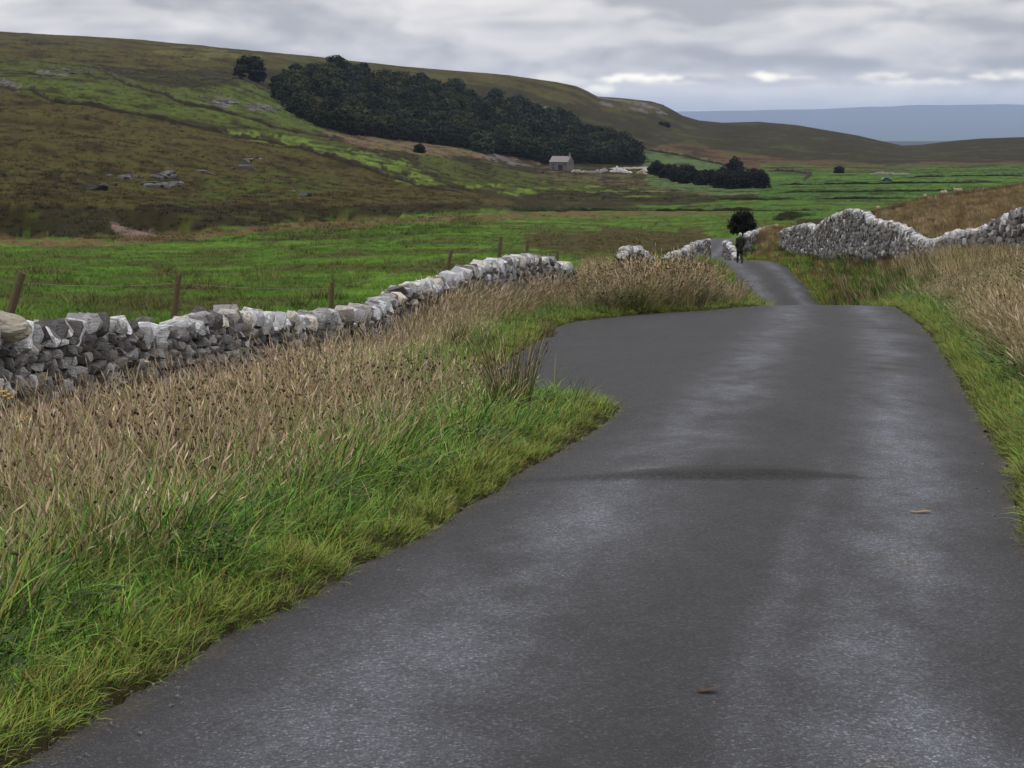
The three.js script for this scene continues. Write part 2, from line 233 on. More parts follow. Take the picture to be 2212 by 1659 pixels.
// patches: outline in picture coordinates, colour, wobble of the outline, share of ground covered
const PATCH = [
  [[[-900, 40], [2212, 40], [2212, 240], [1300, 240], [1100, 190], [900, 175], [560, 150], [300, 150], [0, 130], [-900, 120]], C.moor, 10, 1],
  [[[330, 100], [560, 115], [560, 135], [430, 128], [330, 115]], col(96, 94, 48), 9, 0.55],
  [[[-900, 150], [60, 135], [200, 140], [330, 185], [520, 190], [620, 200], [700, 280], [860, 305], [760, 320], [480, 280], [300, 240], [120, 215], [-100, 180], [-900, 140]], C.olive, 12, 1],
  [[[0, 160], [160, 170], [320, 205], [420, 230], [600, 262], [520, 280], [300, 238], [100, 205], [0, 180]], C.green, 14, 0.6],
  [[[330, 190], [560, 182], [640, 240], [700, 285], [600, 270], [450, 240], [360, 215]], C.green, 8, 0.6],
  [[[-900, 175], [0, 190], [140, 222], [330, 255], [480, 290], [620, 320], [760, 358], [900, 400], [1060, 425], [1120, 440], [900, 462], [600, 470], [300, 500], [-900, 520]], C.brown, 10, 1],
  [[[0, 360], [260, 350], [420, 380], [250, 420], [0, 440]], C.brownDark, 22, 0.35],
  [[[430, 390], [640, 370], [760, 400], [600, 430], [430, 425]], C.olive, 20, 0.55],
  [[[-900, 470], [0, 440], [200, 445], [460, 440], [700, 445], [1000, 438], [1120, 446], [980, 456], [780, 472], [500, 492], [300, 508], [-900, 530]], C.bankDark, 6, 0.9],
  [[[500, 282], [640, 300], [800, 330], [880, 345], [960, 398], [900, 402], [780, 352], [620, 318], [500, 296]], C.bracken, 13, 0.62],
  [[[820, 368], [930, 385], [950, 402], [860, 396]], C.bracken, 8, 0.8],
  [[[700, 285], [900, 305], [1190, 352], [1190, 366], [1000, 340], [800, 322], [690, 296]], col(112, 96, 74), 6, 0.8],
  [[[880, 330], [1010, 350], [1180, 375], [1290, 400], [1240, 428], [1120, 425], [960, 390]], C.olive, 10, 0.75],
  [[[960, 395], [1120, 400], [1350, 405], [1480, 415], [1380, 432], [1120, 426]], C.bracken, 9, 0.4],
  [[[1110, 372], [1330, 374], [1420, 392], [1560, 412], [1660, 414], [1560, 424], [1360, 408], [1200, 392]], col(88, 80, 54), 9, 0.6],
  [[[1180, 412], [1290, 418], [1400, 425], [1420, 438], [1200, 440], [1080, 432]], C.bankDark, 6, 0.65],
  [[[1385, 318], [1480, 335], [1580, 356], [1700, 365], [1660, 420], [1540, 420], [1400, 400], [1385, 340]], col(86, 108, 66), 4, 1],
  [[[1390, 318], [1480, 312], [1600, 330], [1720, 345], [1900, 352], [2212, 350], [2700, 340], [2700, 372], [2000, 372], [1740, 371], [1600, 362], [1500, 338]], C.rust, 7, 0.85],
  [[[1640, 366], [1800, 372], [1880, 376], [2000, 360], [2700, 352], [2700, 470], [1640, 470]], C.valley, 3, 1],
  [[[1380, 446], [1480, 436], [1700, 428], [2212, 424], [2212, 470], [1420, 470]], C.field, 14, 0.72],
  [[[430, 205], [500, 210], [505, 232], [450, 226]], C.scree, 8, 0.65],
  [[[530, 222], [600, 232], [570, 242], [530, 236]], C.scree, 6, 0.55],
  [[[1060, 330], [1190, 352], [1170, 362], [1050, 345]], C.scree, 8, 0.5],
  [[[0, 168], [45, 185], [40, 196], [0, 190]], C.scree, 4, 0.8],
  [[[60, 150], [150, 158], [140, 170], [70, 166]], C.scree, 6, 0.35],
  [[[1080, 215], [1190, 225], [1170, 245], [1080, 240]], C.scree, 8, 0.4],
  [[[1290, 205], [1470, 238], [1460, 250], [1290, 222]], C.scree, 6, 0.4],
  [[[225, 474], [262, 490], [330, 506], [350, 514], [270, 514], [245, 498]], C.pinkSoil, 5, 0.8],
  [[[1130, 510], [1300, 500], [1520, 495], [1560, 530], [1500, 545], [1350, 560], [1220, 560], [1130, 530]], C.fieldBrown, 16, 0.8],
  [[[-900, 560], [-900, 528], [300, 512], [700, 478], [1100, 458], [1500, 456], [1640, 459], [1500, 463], [1100, 474], [700, 494], [300, 526]], col(106, 92, 62), 6, 0.65],
];
for (const p of PATCH) { const xs = p[0].map((q) => q[0]), ys = p[0].map((q) => q[1]); p.bb = [Math.min(...xs) - 60, Math.max(...xs) + 60, Math.min(...ys) - 30, Math.max(...ys) + 30]; }
function groundColor(x, D, h) {
  const t = h / D, Y = YOF(t), X = XOF(x / D, Y), e = D < 46 ? edgeDist(x, D) : 99;
  let c;
  const f1 = fbm(x * 0.11, D * 0.075, 4), f2 = fbm(x * 0.45 + 40, D * 0.33, 3);
  const wallX = -4.9 + (D - 16) * 0.2423;
  if (D < 1) c = C.soil;
  else if (D < 46 && x > wallX) c = C.soil;
  else if (D > 44 && D < 175 && x / D > 0.12 && x > xrAll(D) + 0.2) { const b = sstep(-0.2, 0.3, f1 + f2); c = [0, 1, 2].map((i) => mix(C.heather[i], C.straw[i], b * 0.5)); }
  else if (D < 420 && Y > 452 && x / D < 0.17) {
    const b = sstep(-0.03, 0.14, f1 + f2 * 0.6 - 0.02), l = sstep(0.0, 0.3, -f1 + f2 * 0.4);
    c = [0, 1, 2].map((i) => mix(mix(C.field[i], C.fieldLight[i], l * 0.7), C.fieldBrown[i], b * 0.75));
  } else if (D < 210 && x / D > 0.15) { const b = sstep(-0.2, 0.3, f1 + f2); c = [0, 1, 2].map((i) => mix(C.heather[i], C.straw[i], b * 0.5)); if (D > 150) { const k = sstep(150, 185, D); c = c.map((v, i) => mix(v, C.brownDark[i], k * 0.6 * sstep(-0.2, 0.2, f2))); } }
  else c = C.lowHill;
  if (D > 120 && !(x / D > 0.17 && D < 215)) {
    const lx = x / D * 50, ld = Math.log(D) * 26;
    const wx = fbm(lx * 0.5, ld * 0.5, 4), wy = fbm(lx * 0.5 + 50, ld * 0.5 + 20, 4), s = 0.5 + 0.9 * fbm(lx * 1.2 + 7, ld * 1.1, 4);
    for (const [poly, pc, amp, cover] of PATCH) {
      const pb = poly; const X2 = X + wx * amp * 3.2, Y2 = Y + wy * amp * 1.3;
      if (cover < 1 && s > cover + 0.02) continue;
      if (inPoly(X2, Y2, pb)) c = pc;
    }
    if (D > 420 && D < 1050 && X > 1640 && Y < 452) { const st = noise(x * 0.002, D * 0.021) + 0.5 * noise(x * 0.01, D * 0.06); c = c.map((v, i) => mix(v, [C.fieldLight, C.valley, C.olive][(st > 0.25) ? 0 : st < -0.25 ? 2 : 1][i], 0.55)); }
  }
  if (D > 190) { const k = fbm(x / D * 34 + 3, Math.log(D) * 30, 4), k2 = fbm(x / D * 90 + 13, Math.log(D) * 95, 3); c = c.map((v, i) => mix(v, C.brownDark[i], 0.85 * sstep(0.02, 0.3, k + 0.5 * k2) * (Y > 452 ? 0 : 1))); c = c.map((v, i) => mix(v, C.olive[i] * 1.1, 0.5 * sstep(0.1, 0.35, -k + 0.4 * k2))); }
  const m = 1 + 0.3 * f2 + 0.4 * fbm(x / D * 300, Math.log(D) * 90, 3);
  return [c[0] * m, c[1] * m, c[2] * m];
}

// ---------------------------------------------------------------- ground
const grainTex = tex(512, (u, v) => { const n = 0.78 + 0.16 * wrapN(u, v, 9) + 0.17 * wrapN(u, v, 31, 5) + 0.2 * wrapN(u, v, 90, 11); return [n, n, n * 0.97]; });
const groundMat = new THREE.MeshPhysicalMaterial({ vertexColors: true, roughness: 1, specularIntensity: 0.1, map: grainTex, bumpMap: grainTex, bumpScale: 0.05 });
{
  const txs = []; for (const a of [6, 4, 2.6, 1.8, 1.3, 1.0, 0.8, 0.65, 0.55, 0.48, 0.44, 0.41, 0.38, 0.36]) txs.push(-a); for (let t = -0.345; t <= 0.3455; t += 0.0012) txs.push(t); for (const a of [0.36, 0.38, 0.41, 0.44, 0.48, 0.55, 0.65, 0.8, 1.0, 1.3, 1.8, 2.6, 4, 6]) txs.push(a);
  const Ds = []; for (let D = 1; D < 2200; D *= D < 4 ? 1.05 : 1.0135) Ds.push(D); Ds.push(2500, 2900, 3300, 5000, 8000, 13000);
  const nc = txs.length, nr = Ds.length, pos = [], cl = [], uv = [], idx = [];
  for (let j = 0; j < nr; j++) for (let i = 0; i < nc; i++) {
    const D = Ds[j], x = txs[i] * D, h = H(x, D); pos.push(x, h + EYE, -D); const c = groundColor(x, D, h);
    cl.push(c[0] * 1.28, c[1] * 1.28, c[2] * 1.28); uv.push(x / 3, D / 3);
    if (i && j) { const a = (j - 1) * nc + i - 1, b = a + 1, d = a + nc, e = d + 1; idx.push(a, b, e, a, e, d); }
  }
  const r0 = pos.length / 3, bx = [-60, -30, -12, -6, -3, 0, 3, 6, 12, 30, 60], bd = [-40, -25, -12, -6, -3, -1, 1];
  bd.forEach((D, j) => bx.forEach((x, i) => { pos.push(x, (edgeDist(x, D) < 0 || D < -5 ? plane(D) - 0.06 : plane(D) - 0.02) + EYE, -D); cl.push(...C.soil); uv.push(x / 3, D / 3); if (i && j) { const n = bx.length, a = r0 + (j - 1) * n + i - 1; idx.push(a, a + 1, a + n + 1, a, a + n + 1, a + n); } }));
  const g = new THREE.BufferGeometry(); g.setAttribute('position', new THREE.Float32BufferAttribute(pos, 3)); g.setAttribute('color', new THREE.Float32BufferAttribute(cl, 3)); g.setAttribute('uv', new THREE.Float32BufferAttribute(uv, 2)); g.setIndex(idx); g.computeVertexNormals();
  tag(put(new THREE.Mesh(g, groundMat), 'ground'), 'rough pasture, verges and moorland hillside of the valley', 'ground', null, 'structure');
}
{ // distant fells across the far vale
  const sky = lerpTable([[-2000, 252], [600, 246], [1470, 241], [1600, 239], [1750, 236], [1900, 230], [1960, 227], [2020, 226], [2212, 226], [2500, 230], [3600, 236]]);
  const pos = [], idx = [], cl = [], Ds = [12000, 24000, 33000, 37000, 41000, 44000, 48000], ks = [-70, null, 0.2, 0.5, 0.82, 1, 0.8], n = 160;
  Ds.forEach((D, j) => { for (let i = 0; i <= n; i++) { const tx = mix(-0.5, 0.75, i / n), X = CX + tx * F, top = 44000 * T(sky(X) + 2.2 * fbm(X * 0.011, 4.2, 4)); let h = ks[j] === -70 ? -75 : ks[j] === null ? -160 : mix(-180, top, ks[j]); if (j > 1 && j < 5) h += 60 * fbm(X * 0.012 + j, j * 3.1, 3); const m = 1 + 0.5 * fbm(X * 0.02, j * 2.3, 3), c = j < 2 ? C.valley : C.lowHill; pos.push(tx * D, h + EYE, -D); cl.push(c[0] * m, c[1] * m, c[2] * m); if (i && j) { const a = (j - 1) * (n + 1) + i - 1; idx.push(a, a + 1, a + n + 2, a, a + n + 2, a + n + 1); } } });
  const g = new THREE.BufferGeometry(); g.setAttribute('position', new THREE.Float32BufferAttribute(pos, 3)); g.setAttribute('color', new THREE.Float32BufferAttribute(cl, 3)); g.setIndex(idx); g.computeVertexNormals();
  tag(put(new THREE.Mesh(g, new THREE.MeshPhysicalMaterial({ vertexColors: true, roughness: 1, specularIntensity: 0.1 })), 'distant_hills'), 'long smooth-topped fell on the skyline beyond the far vale', 'hills', null, 'structure');
}
// ---------------------------------------------------------------- road
const hash = (n) => { const q = Math.sin(n * 12.9898) * 43758.5453; return q - Math.floor(q); };
{
  const N = 1024, G = 92, r = rng(5), cx = [], cy = [], cv = []; for (let i = 0; i < G * G; i++) { cx.push(r()); cy.push(r()); const q = r(); cv.push(q > 0.985 ? 1.7 : q > 0.88 ? 1.25 : 0.35 + 0.65 * r()); }
  const bd = new Float32Array(N * N), tarTex = tex(N, (u, v, i, j) => { // rolled stone chippings about 11 mm across
    const gx = u * G, gy = v * G, ix = Math.floor(gx), iy = Math.floor(gy); let d1 = 9, d2 = 9, id = 0; for (let b = -1; b < 2; b++) for (let a = -1; a < 2; a++) { const k = ((iy + b + G) % G) * G + (ix + a + G) % G, d = Math.hypot(ix + a + cx[k] - gx, iy + b + cy[k] - gy); if (d < d1) { d2 = d1; d1 = d; id = k; } else if (d < d2) d2 = d; }
    const gap = sstep(0.02, 0.22, d2 - d1), n = mix(0.26, 0.62 * cv[id], gap) * (1 + 0.2 * wrapN(u, v, 8, 2)); bd[j * N + i] = gap * (0.55 + 0.4 * cv[id]); return [n, n * 0.995, n * 0.985]; });
  const bumpT = tex(N, (u, v, i, j) => { const n = bd[j * N + i] * 0.8; return [n, n, n]; });
  const m = new THREE.MeshStandardMaterial({ vertexColors: true, roughness: 0.92, map: tarTex, bumpMap: bumpT, bumpScale: 0.006 });
  const pos = [], cl = [], uv = [], idx = [], n = 84, Ds = []; for (let D = -8; D < 200; D += D < 3 ? 0.5 : D < 20 ? 0.07 : D < 42 ? 0.12 : 0.5) Ds.push(D);
  Ds.forEach((D, j) => {
    const jl = 0.09 * fbm(D * 1.3, 3.3, 4) + 0.04 * noise(D * 5, 1), jr = 0.09 * fbm(D * 1.3, 9.3, 4) + 0.04 * noise(D * 5, 7), a = xlAll(D) + jl - 0.02, b = xrAll(D) + jr + 0.02, ml = xlMain(D), wd = b - ml;
    for (let i = 0; i <= n; i++) {
      const x = mix(a, b, i / n), u = (x - ml) / wd; pos.push(x, roadH(x, D) + EYE, -D); uv.push(x / 1.32, D / 1.32);
      const brk = fbm(x * 0.8, D * 0.3, 4), fine = fbm(x * 3.1, D * 1.6, 5);
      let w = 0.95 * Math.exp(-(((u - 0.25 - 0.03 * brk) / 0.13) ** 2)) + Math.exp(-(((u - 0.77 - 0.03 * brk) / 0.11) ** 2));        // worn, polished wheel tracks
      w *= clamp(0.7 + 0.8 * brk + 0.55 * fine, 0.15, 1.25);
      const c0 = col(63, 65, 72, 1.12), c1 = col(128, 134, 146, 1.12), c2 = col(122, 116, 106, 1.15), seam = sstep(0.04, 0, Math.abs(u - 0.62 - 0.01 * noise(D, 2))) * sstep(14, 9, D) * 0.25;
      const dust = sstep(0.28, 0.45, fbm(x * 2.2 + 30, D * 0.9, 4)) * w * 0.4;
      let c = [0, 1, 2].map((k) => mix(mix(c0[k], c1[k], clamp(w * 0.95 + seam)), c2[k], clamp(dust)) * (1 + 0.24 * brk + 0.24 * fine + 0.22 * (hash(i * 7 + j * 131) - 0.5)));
      // shade on the near face of the repair step, painted as darker colour
      const hc = 11.35 + 0.03 * (x - 1.2) + 0.03 * noise(x * 1.3, 4), lw = 0.13 * sstep(0.0, 1.5, x) * sstep(2.6, 1.7, x) + 0.05, stepShade = sstep(lw, lw - 0.04, Math.abs(D - hc - lw * 0.7)) * (0.35 + 0.65 * sstep(0, 1, x)) * sstep(-1.6, 0.0, x) * sstep(2.75, 2.2, x);
      c = c.map((v, k) => mix(v, col(46, 46, 47)[k], stepShade * 0.8));
      const ed = Math.min(x - a, b - x), litter = sstep(0.16, 0.02, ed + 0.12 * fbm(x * 4, D * 2.2, 3)) * 0.6; c = c.map((v, k) => mix(v, col(98, 88, 66, 1.2)[k], litter));
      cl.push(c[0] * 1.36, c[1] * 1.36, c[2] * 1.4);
      if (i && j) { const q = (j - 1) * (n + 1) + i - 1; idx.push(q, q + 1, q + n + 2, q, q + n + 2, q + n + 1); }
    }
  });
  const g = new THREE.BufferGeometry(); g.setAttribute('position', new THREE.Float32BufferAttribute(pos, 3)); g.setAttribute('color', new THREE.Float32BufferAttribute(cl, 3)); g.setAttribute('uv', new THREE.Float32BufferAttribute(uv, 2)); g.setIndex(idx); g.computeVertexNormals();
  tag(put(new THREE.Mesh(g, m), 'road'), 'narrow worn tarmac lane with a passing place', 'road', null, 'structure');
}
// ---------------------------------------------------------------- stone
const stoneTex = tex(512, (u, v) => {
  const n = 0.66 + 0.2 * wrapN(u, v, 6) + 0.14 * wrapN(u, v, 19, 3) + 0.1 * wrapN(u, v, 60, 8), l = sstep(0.22, 0.42, wrapN(u, v, 7, 21) + 0.5 * wrapN(u, v, 24, 2)), d = sstep(0.3, 0.5, wrapN(u, v, 9, 33) + 0.4 * wrapN(u, v, 30, 9));
  let c = [n, n * 0.985, n * 0.965]; c = c.map((q, i) => mix(q, [0.98, 0.99, 1.0][i], l * 0.75)); return c.map((q, i) => mix(q, [0.28, 0.27, 0.24][i], d * 0.75));
});
const stoneBump = tex(256, (u, v) => { const n = 0.5 + 0.3 * wrapN(u, v, 8) + 0.25 * wrapN(u, v, 25, 3); return [n, n, n]; });
const stoneMat = (c) => new THREE.MeshStandardMaterial({ color: c, map: stoneTex, bumpMap: stoneBump, bumpScale: 0.03, roughness: 0.95 });
const bodyTones = [[120, 118, 121], [102, 100, 102], [138, 136, 139], [92, 89, 89], [126, 121, 116], [158, 157, 160]].map((c) => colr(...c, 1.75));
const copeTones = [[186, 189, 196], [168, 171, 178], [202, 205, 212], [150, 150, 154], [190, 186, 178]].map((c) => colr(...c, 2.1));
const bodyMats = bodyTones.map(stoneMat), copeMats = copeTones.map(stoneMat), fillMat = new THREE.MeshStandardMaterial({ vertexColors: true, map: stoneTex, bumpMap: stoneBump, bumpScale: 0.03, roughness: 0.95 });
function stoneGeo(seed, pts = 15, round = 5, jit = 0.2) {
  const r = rng(seed), v = []; for (let i = 0; i < pts; i++) { let x = r() * 2 - 1, y = r() * 2 - 1, z = r() * 2 - 1; const q = (Math.abs(x) ** round + Math.abs(y) ** round + Math.abs(z) ** round) ** (1 / round) || 1, s = 0.5 * (1 - jit * r()) / q; v.push(new THREE.Vector3(x * s, y * s, z * s)); }
  const g = new ConvexGeometry(v); g.computeBoundingBox(); const b = g.boundingBox, c = b.getCenter(new THREE.Vector3()), s = b.getSize(new THREE.Vector3()); g.translate(-c.x, -c.y, -c.z); g.scale(1 / s.x, 1 / s.y, 1 / s.z);
  g.computeVertexNormals(); const p = g.attributes.position, n = g.attributes.normal, uv = new Float32Array(p.count * 2);
  const o = r() * 5; for (let i = 0; i < p.count; i++) { const ax = Math.abs(n.getX(i)), ay = Math.abs(n.getY(i)), az = Math.abs(n.getZ(i)); let a, bb; if (ax > ay && ax > az) { a = p.getZ(i); bb = p.getY(i); } else if (ay > az) { a = p.getX(i); bb = p.getZ(i); } else { a = p.getX(i); bb = p.getY(i); } uv[i * 2] = a * 0.45 + o; uv[i * 2 + 1] = bb * 0.45 + o * 0.7; }
  g.setAttribute('uv', new THREE.BufferAttribute(uv, 2)); return toCreasedNormals(g, 0.75);
}
const stones = [...Array(22)].map((_, i) => stoneGeo(100 + i, 20 + (i % 5), 4 + (i % 3), 0.2)), slabs = [...Array(14)].map((_, i) => stoneGeo(300 + i, 18 + (i % 4), 3.4, 0.24));
function baked(list) { // {g, m, c} joined into one geometry
  const gs = list.map(({ g, m, c }) => { const q = g.clone().applyMatrix4(m), n = q.attributes.position.count, a = new Float32Array(n * 3); for (let i = 0; i < n; i++) { a[i * 3] = c.r; a[i * 3 + 1] = c.g; a[i * 3 + 2] = c.b; } q.setAttribute('color', new THREE.BufferAttribute(a, 3)); return q; });
  return mergeGeometries(gs);
}
function drystone(name, label, pts, o = {}) { // pts: [picture x, picture row of the top, depth]
  const { seed = 1, thick = 0.5, course = 0.15, len = 0.26, cope = 0.28, keep = 300, group, ruin = 0, backs = true, copePale = 1, topVar = 0.04 } = o, r = rng(seed);
  const P2 = pts.map(([X, Y, D]) => ({ x: TX(X, Y) * D, D, top: D * T(Y) })), S = [0]; for (let i = 1; i < P2.length; i++) S.push(S[i - 1] + Math.hypot(P2[i].x - P2[i - 1].x, P2[i].D - P2[i - 1].D));
  const at = (s) => { s = clamp(s, 0, S[S.length - 1]); let i = 1; while (i < S.length - 1 && S[i] < s) i++; const t = (s - S[i - 1]) / (S[i] - S[i - 1]), a = P2[i - 1], b = P2[i], l = S[i] - S[i - 1]; return { x: mix(a.x, b.x, t), D: mix(a.D, b.D, t), top: mix(a.top, b.top, t), dx: (b.x - a.x) / l, dD: (b.D - a.D) / l }; };
  const total = S[S.length - 1], all = [], q = new THREE.Quaternion(), e = new THREE.Euler(), add = (g, c, p, sx, sy, sz, rx, ry, rz, front) => { e.set(rx, ry, rz, 'YXZ'); q.setFromEuler(e); const m = new THREE.Matrix4().compose(p, q, new THREE.Vector3(sx, sy, sz)); all.push({ g, c, m, vis: front * sx * sy / (p.z * p.z) }); };
  const mid = at(total / 2), org = P(mid.x, H(mid.x, mid.D), mid.D);
  const faces = backs ? [1, -1] : [1];
  for (const side of faces) for (let c = 0; c < 26; c++) {
    let s = r() * len * 0.5;
    while (s < total) {
      const l = len * (0.5 + 1.1 * r() ** 1.3), a = at(s + l / 2), g0 = H(a.x, a.D) - 0.06, y0 = g0 + c * course, top = a.top - cope * 0.8 - ruin * 0.3 * Math.max(0, fbm(s * 0.8, seed, 3));
      if (y0 + course * 0.35 < top) {
        let nx = a.dD, nD = -a.dx; if (nx * -a.x + nD * -a.D < 0) { nx = -nx; nD = -nD; }
        const hh = Math.min(course * (0.95 + 0.55 * r()), Math.max(0.09, top - y0 + 0.05)), dp = 0.24 + 0.12 * r(), batter = (y0 - g0) * 0.07, off = side * (thick / 2 - dp / 2 + 0.02 - batter + (r() - 0.5) * 0.07), p = P(a.x + nx * off, y0 + hh / 2 + (r() - 0.5) * 0.03, a.D + nD * off);
        add(stones[(r() * stones.length) | 0], r() < 0.09 ? copeTones[(r() * 5) | 0] : bodyTones[(r() ** 1.2 * bodyTones.length) | 0], p, l * 1.05, hh * 1.1, dp, (r() - 0.5) * 0.25, Math.atan2(a.dD, a.dx) + (r() - 0.5) * 0.3, (r() - 0.5) * 0.28, side > 0 ? 1 : 0.05);
      }
      s += l * 0.97;
    }
  }
  if (cope) { let s = 0; while (s < total) { const th = (0.06 + 0.12 * r() ** 1.5) * (o.copeScale ?? 1), big = r() < 0.08, l = big ? 0.2 + 0.16 * r() : th, a = at(s + l / 2), hh = big ? cope * (0.7 + 0.3 * r()) : cope * (0.8 + 0.55 * r()), lean = big ? (r() - 0.5) * 0.3 : (0.15 + 0.5 * r()) * (o.leanDir ?? -1); const p = P(a.x + (r() - 0.5) * 0.08, a.top - cope * 0.42 + (r() - 0.5) * topVar, a.D + (r() - 0.5) * 0.08); if (a.top - H(a.x, a.D) > 0.2) add(big ? stones[(r() * stones.length) | 0] : slabs[(r() * slabs.length) | 0], r() < 0.2 * copePale + (1 - copePale) * 0.8 ? bodyTones[(r() * bodyTones.length) | 0] : copeTones[(r() * copeTones.length) | 0], p, l * 1.35 + 0.05, hh * 1.15, 0.3 + 0.2 * r(), (r() - 0.5) * 0.5, Math.atan2(a.dD, a.dx) + (r() - 0.5) * 0.35, lean, 1.6); s += l * 1.02; } }
  const root = new THREE.Group(); root.position.copy(org); const inv = new THREE.Matrix4().makeTranslation(-org.x, -org.y, -org.z);
  all.forEach((k) => k.m.premultiply(inv)); all.sort((a, b) => b.vis - a.vis);
  for (const k of all.slice(0, keep)) { let i = bodyTones.indexOf(k.c); const m = part(root, 'stone', k.g, i >= 0 ? bodyMats[i] : copeMats[copeTones.indexOf(k.c)]); k.m.decompose(m.position, m.quaternion, m.scale); }
  const rest = all.slice(keep); if (rest.length) { const m = part(root, 'small_stones', baked(rest), fillMat); m.userData.kind = 'stuff'; }
  { // rubble core
    const pos = [], idx = [], n = Math.max(2, Math.ceil(total / 0.4)); for (let i = 0; i <= n; i++) { const a = at(total * i / n), g0 = H(a.x, a.D) - 0.15, tp = Math.max(g0 + 0.02, a.top - cope * 1.0 - 0.05 - ruin * 0.3), nx = a.dD * (thick / 2 - 0.18), nD = -a.dx * (thick / 2 - 0.18); for (const [sg, hh] of [[1, g0], [1, tp], [-1, tp], [-1, g0]]) { const p = P(a.x + nx * sg, hh, a.D + nD * sg); pos.push(p.x - org.x, p.y - org.y, p.z - org.z); } if (i) for (let k = 0; k < 3; k++) { const b = (i - 1) * 4 + k; idx.push(b, b + 4, b + 5, b, b + 5, b + 1); } }
    const g = new THREE.BufferGeometry(); g.setAttribute('position', new THREE.Float32BufferAttribute(pos, 3)); g.setIndex(idx); g.computeVertexNormals(); part(root, 'rubble_core', g, coreMat);
  }
  tag(put(root, name), label, 'wall', group, 'thing'); return root;
}
const coreMat = stoneMat(bodyTones[1]);
const LW = [[-170, 690, 13.9], [0, 706, 16], [60, 714, 16.6], [100, 702, 17], [200, 688, 18], [330, 708, 19.5], [400, 688, 20.3], [480, 674, 21.3], [600, 685, 23], [700, 678, 24.8], [800, 664, 26.8], [845, 632, 27.9], [870, 618, 28.5], [950, 606, 30.6], [985, 590, 31.8], [1050, 566, 34.2], [1100, 560, 36.2], [1140, 553, 38], [1180, 563, 40], [1226, 576, 42.2]];
drystone('drystone_wall', 'long grey drystone wall with pale tilted coping beside the left verge', LW, { seed: 11, course: 0.105, len: 0.175, cope: 0.22, topVar: 0.08 });
const RW = [[1692, 497, 104], [1730, 487, 100], [1752, 484, 97], [1765, 496, 95], [1778, 480, 93], [1800, 468, 89], [1838, 453, 83], [1872, 458, 78], [1884, 474, 75], [1945, 486, 68], [1965, 500, 64], [2008, 523, 59], [2030, 518, 57], [2060, 503, 55], [2120, 494, 52.5], [2150, 479, 51.5], [2212, 450, 49], [2330, 438, 46], [2450, 440, 43]];
drystone('drystone_wall', 'tumbledown drystone wall of uneven height on the right bank', RW, { seed: 21, course: 0.19, len: 0.34, cope: 0.24, ruin: 0.4, thick: 0.6, backs: false, copeScale: 1.5 });
drystone('drystone_wall', 'broken stub of drystone wall among brown weeds past the passing place', [[1338, 548, 60], [1350, 535, 61], [1372, 534, 62], [1392, 545, 63.5], [1410, 566, 65]], { seed: 31, course: 0.17, len: 0.3, cope: 0.22, ruin: 0.3, keep: 60, backs: false, copeScale: 1.5 });
drystone('drystone_wall', 'low drystone wall running off beside the lower bend of the lane', [[1440, 553, 88], [1455, 545, 92], [1475, 541, 97], [1500, 525, 112], [1530, 518, 122]], { seed: 41, course: 0.2, len: 0.35, cope: 0.22, keep: 60, backs: false, copeScale: 1.5 });
drystone('drystone_wall', 'pale drystone wall seen end-on beside the walking person', [[1590, 555, 103], [1585, 540, 106], [1576, 526, 110], [1568, 522, 114]], { seed: 51, course: 0.2, len: 0.34, cope: 0.24, keep: 60, backs: false, copeScale: 1.5, leanDir: 1 });
drystone('drystone_wall', 'low grey wall climbing away behind the walking person', [[1611, 508, 108], [1618, 502, 111], [1630, 500, 117], [1652, 492, 128], [1680, 486, 138]], { seed: 61, course: 0.2, len: 0.36, cope: 0.24, keep: 60, backs: false, copeScale: 1.5 });
{ // boulder lying on the wall
  const D = 15.7, x = TX(-12, 707) * D, g = new THREE.IcosahedronGeometry(0.5, 4), p = g.attributes.position; for (let i = 0; i < p.count; i++) { const a = [p.getX(i), p.getY(i), p.getZ(i)], n = 1 + 0.16 * noise(a[0] * 2.3 + 4, a[1] * 2.3 + a[2] * 1.9) + 0.03 * noise(a[0] * 9, a[1] * 9 + a[2] * 7); p.setXYZ(i, a[0] * n, a[1] * n * (a[1] < 0 ? 0.8 : 0.95), a[2] * n); } g.computeVertexNormals(); g.scale(0.68, 0.37, 0.6); g.rotateZ(-0.1);
  const m = new THREE.Mesh(g, stoneMat(colr(168, 163, 150, 1.5))); m.position.copy(P(x, D * T(708), D)); tag(put(m, 'boulder'), 'large smooth rounded buff boulder lying on top of the left wall', 'boulder');
}
